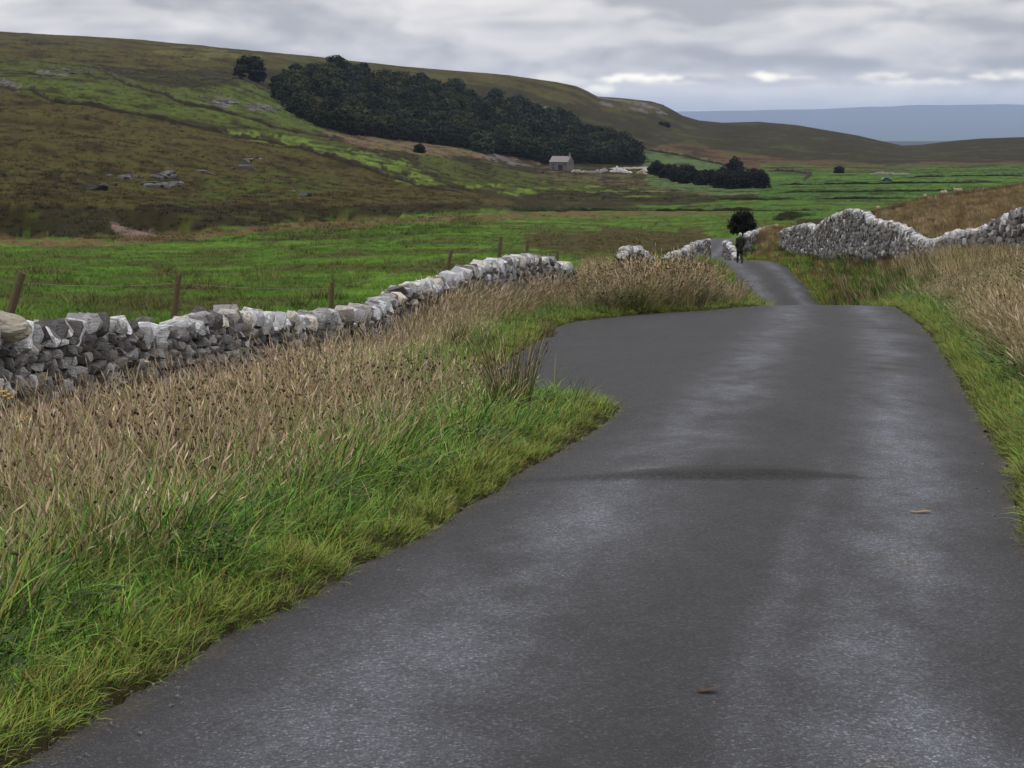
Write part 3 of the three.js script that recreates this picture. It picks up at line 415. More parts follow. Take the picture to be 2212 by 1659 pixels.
// ---------------------------------------------------------------- fence beyond the wall
const woodTex = tex(256, (u, v) => { const n = 0.75 + 0.22 * wrapN(u, v * 0.12, 40) + 0.14 * wrapN(u, v, 9, 4) + 0.08 * wrapN(u, v, 60, 1); return [n, n * 0.97, n * 0.9]; });
const woodMat = new THREE.MeshStandardMaterial({ color: colr(112, 100, 76, 1.3), map: woodTex, bumpMap: woodTex, bumpScale: 0.006, roughness: 0.95 });
const posts = [[40, 588, 22, 0.32, 0.055], [378, 594, 29, 0.14, 0.055], [710, 609, 36, 0.06, 0.05], [967, 540, 41, 0.2, 0.05], [1074, 512, 47, 0.1, 0.055], [1132, 519, 52, 0.08, 0.05], [1196, 543, 57, 0.02, 0.05]].map(([X, Y, D, lean, rad], i) => {
  const r = rng(900 + i), x = TX(X + 8, Y) * D, top = D * T(Y), len = 1.25, bx = x - Math.sin(lean) * len, bh = H(bx, D) - 0.2, L = Math.max(0.9, (top - bh) / Math.cos(lean));
  const g = new THREE.CylinderGeometry(rad * 0.97, rad * 1.05, L, 14, 10), p = g.attributes.position; for (let k = 0; k < p.count; k++) { const y = p.getY(k), n = 1 + 0.1 * noise(p.getX(k) * 30 + i, y * 3); p.setX(k, p.getX(k) * n); p.setZ(k, p.getZ(k) * n); if (y > L / 2 - 0.01) p.setY(k, y + 0.25 * p.getX(k) * (i % 2 ? 1 : -1) + (r() - 0.5) * 0.012); } g.translate(0, L / 2, 0); g.computeVertexNormals();
  const root = new THREE.Group(); root.position.copy(P(x - Math.sin(lean) * L, top - Math.cos(lean) * L, D)); root.rotation.z = -lean; part(root, 'post', g, woodMat); const st = part(root, 'staple', new THREE.TorusGeometry(0.014, 0.003, 5, 8), wireMat()); st.position.set(0.0, L - 0.14, rad * 1.02);
  const where = ['beside the large buff boulder', 'behind the middle of the left wall', 'where the wall begins to climb', 'behind the highest stretch of wall', 'tallest against the green pasture', 'carrying a loose strand of wire', 'last and shortest, behind the end of the wall'][i];
  tag(put(root, 'fence_post'), `leaning weathered round fence post ${where}`, 'fence post', 'fence posts in the pasture behind the wall'); return P(x - Math.sin(lean) * 0.14, top - 0.14, D);
});
var wireM; function wireMat() { return wireM ??= new THREE.MeshStandardMaterial({ color: 0x77736c, metalness: 0.6, roughness: 0.6 }); }
for (let i = 0; i + 1 < posts.length; i++) { const a = posts[i], b = posts[i + 1], c = a.clone().lerp(b, 0.5); c.y -= 0.1; const m = new THREE.Mesh(new THREE.TubeGeometry(new THREE.QuadraticBezierCurve3(a, c, b), 24, 0.0035, 5), wireMat()); tag(put(m, 'fence_wire'), 'thin sagging strand of fence wire between two leaning posts', 'wire', 'strands of wire between the fence posts'); }

// ---------------------------------------------------------------- walls and banks that divide the far fields
const rushLine = [];
const bankMat = new THREE.MeshPhysicalMaterial({ vertexColors: true, roughness: 1, specularIntensity: 0.1 });
function farWall(name, label, px, hgt, c, o = {}) {
  const pts = px.map(([X, Y]) => hit(X, Y, o.from ?? 60)).filter(Boolean), r = rng((px[0][0] * 7 + px[0][1]) | 0), pos = [], idx = [], cl = [], step = o.step ?? 1.1, seq = [];
  for (let i = 0; i + 1 < pts.length; i++) { const a = pts[i], b = pts[i + 1], n = Math.max(1, Math.round(Math.hypot(a.x - b.x, a.D - b.D) / step)); for (let k = 0; k < n; k++) seq.push([mix(a.x, b.x, k / n), mix(a.D, b.D, k / n)]); } seq.push([pts.at(-1).x, pts.at(-1).D]);
  const o0 = P(seq[0][0], H(...seq[0]), seq[0][1]);
  seq.forEach(([x, D], i) => {
    const nn = seq[Math.min(i + 1, seq.length - 1)], pp = seq[Math.max(i - 1, 0)], l = Math.hypot(nn[0] - pp[0], nn[1] - pp[1]) || 1, nx = (nn[1] - pp[1]) / l, nD = -(nn[0] - pp[0]) / l, g = H(x, D) - 0.15, hh = hgt * (0.6 + 0.8 * r() + 0.9 * fbm(x * 0.1, D * 0.1, 3)) * Math.min(1, 0.15 + i * 0.12, 0.15 + (seq.length - 1 - i) * 0.12) * (o.gaps && noise(x * 0.05, D * 0.05 + 3) > 0.35 ? 0.3 : 1), w = o.width ?? 0.35;
    for (const [k, y] of [[1.3, 0], [1.05, 0.55], [0.6, 0.95], [-0.6, 1], [-1.05, 0.55], [-1.3, 0]]) { const j = 1 + 0.3 * (r() - 0.5), p = P(x + nx * w * k * j, g + (hh + 0.15) * y * (1 + 0.15 * (r() - 0.5)), D + nD * w * k * j), q = 0.75 + 0.5 * r(); pos.push(p.x - o0.x, p.y - o0.y, p.z - o0.z); cl.push(c[0] * q, c[1] * q, c[2] * q); }
    if (i) for (let k = 0; k < 5; k++) { const b = (i - 1) * 6 + k; idx.push(b, b + 1, b + 7, b, b + 7, b + 6); }
  });
  const g = new THREE.BufferGeometry(); g.setAttribute('position', new THREE.Float32BufferAttribute(pos, 3)); g.setAttribute('color', new THREE.Float32BufferAttribute(cl, 3)); g.setIndex(idx); g.computeVertexNormals();
  const m = new THREE.Mesh(g, bankMat); m.position.copy(o0); if (o.gaps) for (let i = 0; i < seq.length * 1.6; i++) { const q = seq[(r() * seq.length) | 0]; rushLine.push([q[0] + (r() - 0.5) * 2.4, q[1] + (r() - 0.5) * 2.4, r()]); } return tag(put(m, name), label, o.cat ?? 'wall', o.group, o.cat === 'track' ? 'structure' : 'thing');
}
const WD = col(74, 70, 56, 1.1), WG = col(44, 50, 28, 1.0), WP = col(150, 146, 140, 1.2);
farWall('field_wall', 'dark field wall slanting down the left hillside above the brown slope', [[0, 188], [120, 222], [300, 250], [480, 288], [620, 318], [700, 338], [800, 368], [900, 404], [1010, 420]], 0.95, WD);
farWall('field_wall', 'dark wall crossing the green hillside from the rocky knoll to the scree', [[205, 148], [250, 172], [330, 200], [400, 225], [500, 248], [580, 272], [640, 288], [740, 298]], 0.95, WD);
farWall('field_wall', 'wall along the top of the green enclosure under the lone tree', [[330, 172], [440, 172], [520, 170], [550, 182], [590, 208], [622, 238]], 0.95, WD);
farWall('field_wall', 'short dark wall below the rocky knoll on the left hill', [[0, 160], [60, 160], [110, 166]], 1.0, WD);
farWall('hedge_bank', 'long dark rushy ditch bank across the valley floor behind the round tree', [[1110, 455], [1250, 455], [1500, 456], [1700, 456], [1810, 455]], 0.5, WG, { width: 0.7, gaps: true, cat: 'bank' });
farWall('hedge_bank', 'dark bank just beyond the ditch bank, broken by a gap', [[1500, 431], [1660, 432], [1720, 431]], 0.5, WG, { width: 0.6, gaps: true, cat: 'bank' });
farWall('hedge_bank', 'dark bank reaching right from the gap toward the heather ridge', [[1760, 431], [1850, 430], [1960, 429]], 0.5, WG, { width: 0.6, gaps: true, cat: 'bank' });
farWall('field_wall', 'thin field wall between green strips below the copse end', [[1690, 416], [1800, 415], [1960, 414], [2060, 412]], 0.5, WG, { gaps: true });
farWall('field_wall', 'field wall passing in front of the blue car', [[1680, 400], [1820, 398], [1980, 396], [2160, 394]], 0.6, WG, { gaps: true });
farWall('field_wall', 'farthest straight wall across the green valley strips', [[1960, 384], [2080, 381], [2212, 380]], 0.6, WG, { gaps: true });
farWall('field_wall', 'wall along the foot of the rusty bracken slope', [[1390, 322], [1480, 338], [1560, 356], [1640, 372]], 1.2, WD);
farWall('field_wall', 'curving wall round the small green paddock right of the copse', [[1660, 370], [1720, 372], [1752, 378], [1735, 390]], 1.1, WD);
farWall('field_wall', 'pale wall in front of the stone farmhouse', [[1234, 372], [1262, 373], [1296, 374], [1312, 369]], 1.3, WP);
farWall('whitewashed_wall', 'bright white wall at the wood edge right of the farmhouse', [[1318, 371], [1345, 373], [1366, 374]], 2.0, col(225, 225, 228, 1), { width: 0.3 });
farWall('field_wall', 'cream stub of wall between the white wall and the copse', [[1374, 375], [1398, 377]], 1.6, col(170, 155, 130, 1.1));
farWall('whitewashed_wall', 'small white wall end touching the dark copse', [[1384, 369], [1402, 371]], 1.6, col(220, 220, 224, 1), { width: 0.3 });
farWall('gravel_track', 'pale gravel track bank along the foot of the wood', [[1316, 365], [1350, 365], [1392, 365], [1420, 364]], 0.7, WP, { width: 2.2, cat: 'track' });
farWall('field_wall', 'pale broken wall on the far side of the green valley strips', [[1880, 376], [1930, 377], [1968, 377]], 1.1, WP);
farWall('heather_bank', 'dark peaty hummock in the pasture left of the ruined wall', [[1688, 476], [1712, 468], [1745, 466]], 0.7, col(38, 40, 22, 1), { width: 1.2, cat: 'bank', from: 120, step: 0.4, gaps: true });

// ---------------------------------------------------------------- limestone outcrops on the hill
const crag = [0, 1].map((i) => stoneMat(colr(...[[138, 138, 144], [100, 98, 102]][i], 1.0)));
function outcrop(label, list, seed) { const r = rng(seed), root = new THREE.Group(), a0 = hit(list[0][0], list[0][1], 60), o = P(a0.x, a0.h, a0.D); root.position.copy(o); for (const [X, Y, w, hh, n] of list) for (let k = 0; k < n; k++) { const a = hit(X + (r() - 0.5) * w, Y + (r() - 0.5) * hh, 60); if (!a) continue; const s = 0.5 + 1.3 * r() ** 2, m = part(root, 'rock', stones[(r() * 22) | 0], crag[r() < 0.7 ? 0 : 1]); m.position.copy(P(a.x, a.h + 0.1, a.D).sub(o)); m.scale.set(s * (1.2 + r()), s * (0.45 + 0.4 * r()), s * (0.8 + 0.4 * r())); m.rotation.set((r() - 0.5) * 0.4, r() * 0.8 - 0.4, (r() - 0.5) * 0.3); } tag(put(root, 'limestone_outcrop'), label, 'rock outcrop', 'limestone outcrops on the left hill'); }
outcrop('pale limestone ledge with dark step on the brown lower slope', [[355, 402, 70, 8, 24], [358, 380, 40, 14, 14], [270, 384, 70, 8, 9], [250, 402, 60, 8, 4], [195, 412, 30, 4, 2]], 5);
outcrop('scatter of small pale rocks below the bright bracken', [[560, 355, 120, 20, 6], [470, 372, 80, 20, 4], [640, 420, 60, 12, 2]], 6);
outcrop('rocky knoll at the head of the left green slope', [[150, 155, 80, 14, 18], [195, 148, 24, 8, 10]], 7);
outcrop('limestone scar along the skyline step', [[1350, 219, 130, 6, 22], [1420, 230, 50, 8, 12]], 8);
outcrop('grey screes beside the green enclosure', [[485, 222, 50, 12, 16], [570, 234, 60, 8, 12]], 9);
outcrop('pale rocks strewn below the wood edge', [[1120, 346, 120, 12, 20], [1060, 338, 40, 8, 6]], 10);
// ---------------------------------------------------------------- trees
const leafMat = new THREE.MeshPhysicalMaterial({ vertexColors: true, roughness: 0.85, specularIntensity: 0.25, side: THREE.DoubleSide });
const barkMat = new THREE.MeshStandardMaterial({ color: colr(66, 58, 48, 1.2), roughness: 1 });
function crownGeo(seed, w, h, y0, nClump, nLeaf, leaf, tones, shape = 1) {
  const r = rng(seed), pos = [], cl = [], nor = [], v = new THREE.Vector3(), u = new THREE.Vector3(), t = new THREE.Vector3();
  for (let k = 0; k < nClump; k++) {
    const th = r() * 6.283, cy = r(), mid = shape < 1 ? 0.36 : 0.46, prof = Math.sqrt(Math.max(0.02, 1 - (cy < mid ? (mid - cy) / mid * (shape < 1 ? 0.6 : 0.85) : (cy - mid) / (1 - mid)) ** 2.8)), rr = (0.45 + 0.55 * Math.sqrt(r())) * prof * w / 2 * (0.82 + 0.36 * noise(Math.cos(th) * 1.5 + seed, Math.sin(th) * 1.5 + cy * 2)), c = [Math.cos(th) * rr, y0 + cy * h * (0.92 + 0.16 * r()), Math.sin(th) * rr], cr = w * (0.13 + 0.08 * r()), tone = tones[(r() * tones.length) | 0], b = 0.8 + 0.4 * r();
    for (let i = 0; i < nLeaf; i++) {
      v.set(r() - 0.5, r() - 0.5, r() - 0.5).normalize(); const d = cr * (0.55 + 0.5 * r()), p = [c[0] + v.x * d, Math.max(0.05, c[1] + v.y * d * 0.75), c[2] + v.z * d];
      v.x += (r() - 0.5) * 0.9; v.y += (r() - 0.5) * 0.9 + 0.35; v.z += (r() - 0.5) * 0.9; v.normalize(); u.set(r() - 0.5, r() - 0.5, r() - 0.5).cross(v).normalize(); t.crossVectors(v, u);
      const a = leaf * (0.6 + 0.8 * r()), bb = a * (0.5 + 0.4 * r()), q = [[-a, 0], [0, -bb], [a, 0], [0, bb]].map(([m, n]) => [p[0] + u.x * m + t.x * n, p[1] + u.y * m + t.y * n, p[2] + u.z * m + t.z * n]);
      for (const z of [0, 1, 2, 0, 2, 3]) { pos.push(...q[z]); nor.push(v.x, v.y, v.z); const s = b * (0.85 + 0.3 * ((i * 7 % 10) / 10)); cl.push(tone[0] * s, tone[1] * s, tone[2] * s); }
    }
  }
  const g = new THREE.BufferGeometry(); g.setAttribute('position', new THREE.Float32BufferAttribute(pos, 3)); g.setAttribute('normal', new THREE.Float32BufferAttribute(nor, 3)); g.setAttribute('color', new THREE.Float32BufferAttribute(cl, 3)); return g;
}
function trunkGeo(seed, h, rad, limbs) {
  const r = rng(seed), gs = [], tube = (a, b, r0, r1) => { const d = b.clone().sub(a), g = new THREE.CylinderGeometry(r1, r0, d.length(), 7, 1).toNonIndexed(); g.applyQuaternion(new THREE.Quaternion().setFromUnitVectors(new THREE.Vector3(0, 1, 0), d.clone().normalize())); g.translate(...a.clone().add(b).multiplyScalar(0.5).toArray()); gs.push(g); };
  const top = new THREE.Vector3((r() - 0.5) * h * 0.1, h, (r() - 0.5) * h * 0.1), m = top.clone().multiplyScalar(0.5); m.x += (r() - 0.5) * h * 0.06; tube(new THREE.Vector3(0, -0.3, 0), m, rad, rad * 0.75); tube(m, top, rad * 0.75, rad * 0.3);
  for (let i = 0; i < limbs; i++) { const s = m.clone().lerp(top, 0.2 + 0.7 * i / limbs), th = i * 2.4 + r(), l = h * (0.3 + 0.2 * r()); tube(s, s.clone().add(new THREE.Vector3(Math.cos(th) * l, l * 0.7, Math.sin(th) * l)), rad * 0.4, rad * 0.12); }
  return mergeGeometries(gs);
}
const DK = [col(38, 50, 30, 0.72), col(48, 58, 32, 0.72), col(32, 44, 28, 0.72), col(60, 68, 38, 0.72), col(38, 48, 36, 0.72)], OLV = [col(78, 84, 46, 0.72), col(64, 74, 40, 0.72), col(90, 92, 52, 0.72), col(52, 62, 36, 0.72)], GRY = [col(52, 68, 52, 0.72), col(44, 58, 46, 0.72), col(60, 76, 58, 0.72)], BLK = [col(24, 28, 22, 1.3), col(18, 22, 18, 1.3), col(28, 34, 24, 1.3)];
const proto = {}; // kind -> [{crown, trunk}]
function kind(name, n, f) { proto[name] = [...Array(n)].map((_, i) => f(i)); }
kind('broad', 7, (i) => ({ crown: crownGeo(500 + i, 10.4, 6.2, 0.8, 58, 20, 0.5, i % 7 < 3 ? DK : i % 7 < 6 ? OLV : GRY), trunk: trunkGeo(500 + i, 6, 0.28, 4) }));
kind('edge', 3, (i) => ({ crown: crownGeo(520 + i, 9.6, 7.0, 0.2, 62, 20, 0.48, DK, 0.8), trunk: trunkGeo(520 + i, 6, 0.28, 4) }));
kind('grey', 2, (i) => ({ crown: crownGeo(530 + i, 9.4, 6.4, 0.6, 54, 20, 0.48, GRY), trunk: trunkGeo(530 + i, 6, 0.24, 4) }));
kind('copse', 4, (i) => ({ crown: crownGeo(540 + i, 5.8, 5.0, 0.1, 62, 30, 0.34, BLK.concat([DK[0]]), 0.8), trunk: trunkGeo(540 + i, 4, 0.2, 4) }));
function tree(name, k, label, pos, s, turn, group, sy = 1) { const root = new THREE.Group(); part(root, 'trunk', k.trunk, barkMat); part(root, 'crown', k.crown, leafMat); root.position.copy(pos); root.rotation.y = turn; root.scale.set(s, s * sy, s); tag(put(root, name), label, 'tree', group); return root; }
{ // hillside wood
  const r = rng(42), low = [[600, 215], [628, 240], [660, 262], [700, 278], [760, 292], [900, 309], [1000, 320], [1100, 338], [1190, 353], [1290, 355], [1380, 355]], up = [[1384, 346], [1350, 318], [1300, 292], [1240, 272], [1180, 254], [1080, 224], [1000, 200], [930, 190], [860, 182], [800, 164], [720, 158], [650, 164], [615, 190]], poly = [...low, ...up], done = [];
  const lowAt = lerpTable(low); let n = 0;
  const place = (X, Y, edge) => { const a = hit(X, Y, 200); if (!a) return false; for (const b of done) if (Math.hypot(a.x - b.x, (a.D - b.D) * 0.6) < (edge ? 4.4 : 4.9)) return false; done.push(a); const gr = X > 1040 && Y < 300 && r() < 0.6, ks = edge ? proto.edge : gr ? proto.grey : proto.broad, s = (0.78 + 0.42 * r()) * (edge ? 0.95 : 1) * (0.92 + 0.22 * a.D / 900); tree('woodland_tree', ks[(r() * ks.length) | 0], 'dark broadleaf tree packed among others in the big hillside wood', P(a.x, a.h - 0.2, a.D), s, r() * 6.28, 'trees of the big hillside wood', 0.8 + 0.3 * r()); n++; return true; };
  for (let X = 606; X < 1382; X += 13) place(X + r() * 5, lowAt(X) - 1 - 2 * r(), true);
  for (let i = 0; i < 6000 && n < 290; i++) { const X = 600 + 790 * r(), Y = 140 + 216 * r(); if (inPoly(X, Y, poly)) place(X, Y, lowAt(X) - Y < 6); }
  const lone = (name, X, Y, k, s, label, sy = 1, from = 200) => { const a = hit(X, Y, from); if (a) tree(name, k, label, P(a.x, a.h - 0.2, a.D), s, 1, undefined, sy); };
  lone('lone_tree', 540, 174, proto.copse[0], 2.8, 'large round dark tree standing apart at the top corner of the wood', 0.78);
  lone('lone_tree', 597, 190, proto.copse[1], 1.45, 'smaller dark tree between the lone tree and the wood', 0.8);
  lone('lone_tree', 640, 158, proto.copse[2], 1.5, 'dark round tree on the upper left corner of the wood', 0.7);
  lone('lone_tree', 1040, 331, { crown: crownGeo(560, 8, 7, 0.2, 80, 12, 0.45, [col(58, 70, 52, 1.5), col(50, 62, 48, 1.5)], 0.8), trunk: proto.broad[0].trunk }, 1.5, 'paler bushy tree bulging from the lower edge of the wood', 0.85);
  lone('hawthorn_bush', 905, 330, proto.copse[3], 0.8, 'small round bush alone on the slope below the wood', 0.75);
  lone('hawthorn_bush', 1440, 275, proto.copse[0], 1.1, 'dark scrub on the scar below the skyline step', 0.7); lone('hawthorn_bush', 1428, 270, proto.copse[2], 0.8, 'smaller scrub bush beside the dark scrub on the scar', 0.7);
  lone('hawthorn_bush', 1812, 374, proto.copse[1], 1.1, 'low bush by the pale broken wall across the valley', 0.6);
  // copse
  const cd = []; let m = 0; const cpoly = [[1400, 372], [1440, 374], [1500, 384], [1600, 386], [1650, 392], [1668, 402], [1640, 410], [1560, 409], [1500, 402], [1450, 392], [1410, 381]];
  for (let i = 0; i < 4000 && m < 52; i++) { const X = 1398 + 275 * r(), Y = 370 + 42 * r(); if (!inPoly(X, Y, cpoly)) continue; const a = hit(X, Y, 200); if (!a || cd.some((b) => Math.hypot(a.x - b.x, (a.D - b.D) * 0.5) < 2.6)) continue; cd.push(a); tree('copse_tree', proto.copse[(r() * 4) | 0], 'low blackish tree crowded into the copse on the valley floor', P(a.x, a.h - 0.2, a.D), 0.72 + 0.3 * r(), r() * 6.28, 'trees of the dark copse', 0.85 + 0.3 * r()); m++; }
  lone('copse_tree', 1588, 386, proto.copse[2], 1.35, 'taller tree rising above the dark copse', 1.25);
  // black round tree by the lane
  const D = 150, x = TX(1603, 500) * D, gh = H(x, D), cw = 56 / F * D; const root = new THREE.Group(); const top = D * T(458) - gh, bot = D * T(504) - gh;
  part(root, 'trunk', trunkGeo(70, Math.max(0.6, bot + 0.8), 0.09, 3), barkMat); part(root, 'crown', crownGeo(71, cw * 1.05, (top - bot) * 0.92, bot + 0.05, 150, 26, 0.1, BLK), leafMat); root.position.copy(P(x, gh, D)); tag(put(root, 'hawthorn_tree'), 'dense round black-green tree on a short trunk behind the walking person', 'tree');
}
// ---------------------------------------------------------------- farmhouse
{
  const a = hit(1213, 367, 200), root = new THREE.Group(), L = 9.2, Wd = 6.2, E = 3.9, R = 6.3, k = a.D / 800; root.position.copy(P(a.x, a.h - 0.3, a.D)); root.rotation.y = -0.5; root.scale.setScalar(k * 1.05);
  const wm = new THREE.MeshStandardMaterial({ color: colr(150, 142, 142, 1.1), map: stoneTex, bumpMap: stoneBump, bumpScale: 0.05, roughness: 0.95 }), rm = new THREE.MeshStandardMaterial({ color: colr(160, 154, 158, 1.15), map: grainTex, roughness: 0.9 }), dm = new THREE.MeshStandardMaterial({ color: 0x1c1a1e, roughness: 0.7 });
  const sh = new THREE.Shape([[-Wd / 2, 0], [Wd / 2, 0], [Wd / 2, E], [0, R], [-Wd / 2, E]].map((p) => new THREE.Vector2(...p))), wall = new THREE.ExtrudeGeometry(sh, { depth: L, bevelEnabled: false }); wall.rotateY(Math.PI / 2); wall.translate(-L / 2, 0, 0); part(root, 'wall', wall, wm);
  const sl = Math.hypot(Wd / 2 + 0.3, R - E + 0.2), an = Math.atan2(R - E, Wd / 2); for (const s of [1, -1]) { const g = new THREE.BoxGeometry(L + 0.4, 0.16, sl), m = part(root, 'roof', g, rm); m.position.set(0, (R + E) / 2 + 0.06, s * (Wd / 4 + 0.1)); m.rotation.x = s * an; }
  const ch = part(root, 'chimney', new THREE.BoxGeometry(0.9, 1.7, 0.7), wm); ch.position.set(L / 2 - 0.5, R + 0.5, 0); const pot = part(ch, 'chimney_pot', new THREE.CylinderGeometry(0.14, 0.18, 0.5, 10), rm); pot.position.y = 1.1;
  const door = part(root, 'door', new THREE.BoxGeometry(2.2, 2.7, 0.12), dm); door.position.set(1.0, 1.35, Wd / 2 + 0.02); for (const [x, y, w] of [[-2.6, 2.7, 0.8], [-2.6, 1.2, 0.8], [3.2, 2.9, 0.7]]) { const f = part(root, 'window', new THREE.BoxGeometry(w, 0.95, 0.1), dm); f.position.set(x, y, Wd / 2 + 0.02); const sill = part(f, 'sill', new THREE.BoxGeometry(w + 0.2, 0.12, 0.2), rm); sill.position.set(0, -0.55, 0.05); }
  const gw = part(root, 'window', new THREE.BoxGeometry(0.1, 0.9, 0.7), dm); gw.position.set(L / 2 + 0.02, 3.2, 0.4);
  tag(put(root, 'stone_farmhouse'), 'small grey stone farmhouse with pale slate roof at the foot of the wood', 'house');
}
{ // blue car far off
  const a = hit(1915, 392, 200), root = new THREE.Group(); root.position.copy(P(a.x, a.h + 0.03, a.D)); root.rotation.y = 0.15; const paint = new THREE.MeshPhysicalMaterial({ color: 0x123a66, roughness: 0.4, clearcoat: 0.6 }), blk = new THREE.MeshStandardMaterial({ color: 0x101012, roughness: 0.7 }), gl = new THREE.MeshStandardMaterial({ color: 0x1a2228, roughness: 0.15 });
  const ex = (pts, d, b = 0.06) => { const g = new THREE.ExtrudeGeometry(new THREE.Shape(pts.map((p) => new THREE.Vector2(...p))), { depth: d, bevelSize: b, bevelThickness: b, bevelSegments: 2 }); g.translate(0, 0, -d / 2); return g; };
  part(root, 'body', ex([[-1.95, 0.3], [1.95, 0.3], [2.0, 0.65], [1.75, 0.88], [1.0, 0.95], [0.4, 1.42], [-1.2, 1.45], [-1.85, 0.98], [-2.0, 0.7]], 1.6), paint); part(root, 'window', ex([[-1.1, 0.98], [0.75, 0.98], [0.32, 1.34], [-1.05, 1.36]], 1.74, 0.01), gl);
  for (const x of [-1.25, 1.25]) for (const z of [-0.75, 0.75]) { const w = part(root, 'wheel', new THREE.CylinderGeometry(0.32, 0.32, 0.22, 18).rotateX(Math.PI / 2), blk); w.position.set(x, 0.32, z); }
  for (const z of [-0.6, 0.6]) { const l = part(root, 'headlight', new THREE.SphereGeometry(0.13, 10, 8), gl); l.position.set(1.98, 0.68, z); l.scale.set(0.4, 0.8, 1.3); }
  tag(put(root, 'parked_car'), 'dark blue car parked far off in the green valley', 'car');
}
// ---------------------------------------------------------------- smooth bodies from joints
function sdfMesh(prims, k, cell, pad = 0.05) { // prims: [ax,ay,az, bx,by,bz, ra, rb]
  const lo = [1e9, 1e9, 1e9], hi = [-1e9, -1e9, -1e9]; for (const p of prims) for (let i = 0; i < 3; i++) { const m = Math.max(p[6], p[7]) + pad; lo[i] = Math.min(lo[i], p[i] - m, p[i + 3] - m); hi[i] = Math.max(hi[i], p[i] + m, p[i + 3] + m); }
  const n = [0, 1, 2].map((i) => Math.ceil((hi[i] - lo[i]) / cell) + 1), f = new Float32Array(n[0] * n[1] * n[2]), I = (i, j, l) => (l * n[1] + j) * n[0] + i;
  for (let l = 0; l < n[2]; l++) for (let j = 0; j < n[1]; j++) for (let i = 0; i < n[0]; i++) {
    const x = lo[0] + i * cell, y = lo[1] + j * cell, z = lo[2] + l * cell; let d = 1e3;
    for (const p of prims) { const bx = p[3] - p[0], by = p[4] - p[1], bz = p[5] - p[2], t = clamp(((x - p[0]) * bx + (y - p[1]) * by + (z - p[2]) * bz) / (bx * bx + by * by + bz * bz || 1e-9)), q = Math.hypot(x - p[0] - bx * t, y - p[1] - by * t, z - p[2] - bz * t) - mix(p[6], p[7], t), h = clamp(0.5 + 0.5 * (d - q) / k); d = mix(d, q, h) - k * h * (1 - h); }
    f[I(i, j, l)] = d;
  }
  const vid = new Int32Array(f.length).fill(-1), pos = [], idx = [];
  for (let l = 0; l < n[2] - 1; l++) for (let j = 0; j < n[1] - 1; j++) for (let i = 0; i < n[0] - 1; i++) {
    let c = 0, sx = 0, sy = 0, sz = 0, neg = 0; const v = []; for (let q = 0; q < 8; q++) { const a = f[I(i + (q & 1), j + (q >> 1 & 1), l + (q >> 2))]; v.push(a); if (a < 0) neg++; } if (neg === 0 || neg === 8) continue;
    for (const [a, b] of [[0, 1], [2, 3], [4, 5], [6, 7], [0, 2], [1, 3], [4, 6], [5, 7], [0, 4], [1, 5], [2, 6], [3, 7]]) if ((v[a] < 0) !== (v[b] < 0)) { const t = v[a] / (v[a] - v[b]); sx += mix(a & 1, b & 1, t); sy += mix(a >> 1 & 1, b >> 1 & 1, t); sz += mix(a >> 2, b >> 2, t); c++; }
    vid[I(i, j, l)] = pos.length / 3; pos.push(lo[0] + (i + sx / c) * cell, lo[1] + (j + sy / c) * cell, lo[2] + (l + sz / c) * cell);
  }
  const quad = (a, b, c, d, flip) => { if (a < 0 || b < 0 || c < 0 || d < 0) return; flip ? idx.push(a, c, b, a, d, c) : idx.push(a, b, c, a, c, d); };
  for (let l = 1; l < n[2] - 1; l++) for (let j = 1; j < n[1] - 1; j++) for (let i = 1; i < n[0] - 1; i++) { const s = f[I(i, j, l)] < 0; if (s !== (f[I(i + 1, j, l)] < 0)) quad(vid[I(i, j - 1, l - 1)], vid[I(i, j, l - 1)], vid[I(i, j, l)], vid[I(i, j - 1, l)], !s); if (s !== (f[I(i, j + 1, l)] < 0)) quad(vid[I(i - 1, j, l - 1)], vid[I(i - 1, j, l)], vid[I(i, j, l)], vid[I(i, j, l - 1)], !s); if (s !== (f[I(i, j, l + 1)] < 0)) quad(vid[I(i - 1, j - 1, l)], vid[I(i, j - 1, l)], vid[I(i, j, l)], vid[I(i - 1, j, l)], !s); }
  const g = new THREE.BufferGeometry(); g.setAttribute('position', new THREE.Float32BufferAttribute(pos, 3)); g.setIndex(idx); g.computeVertexNormals(); return g;
}
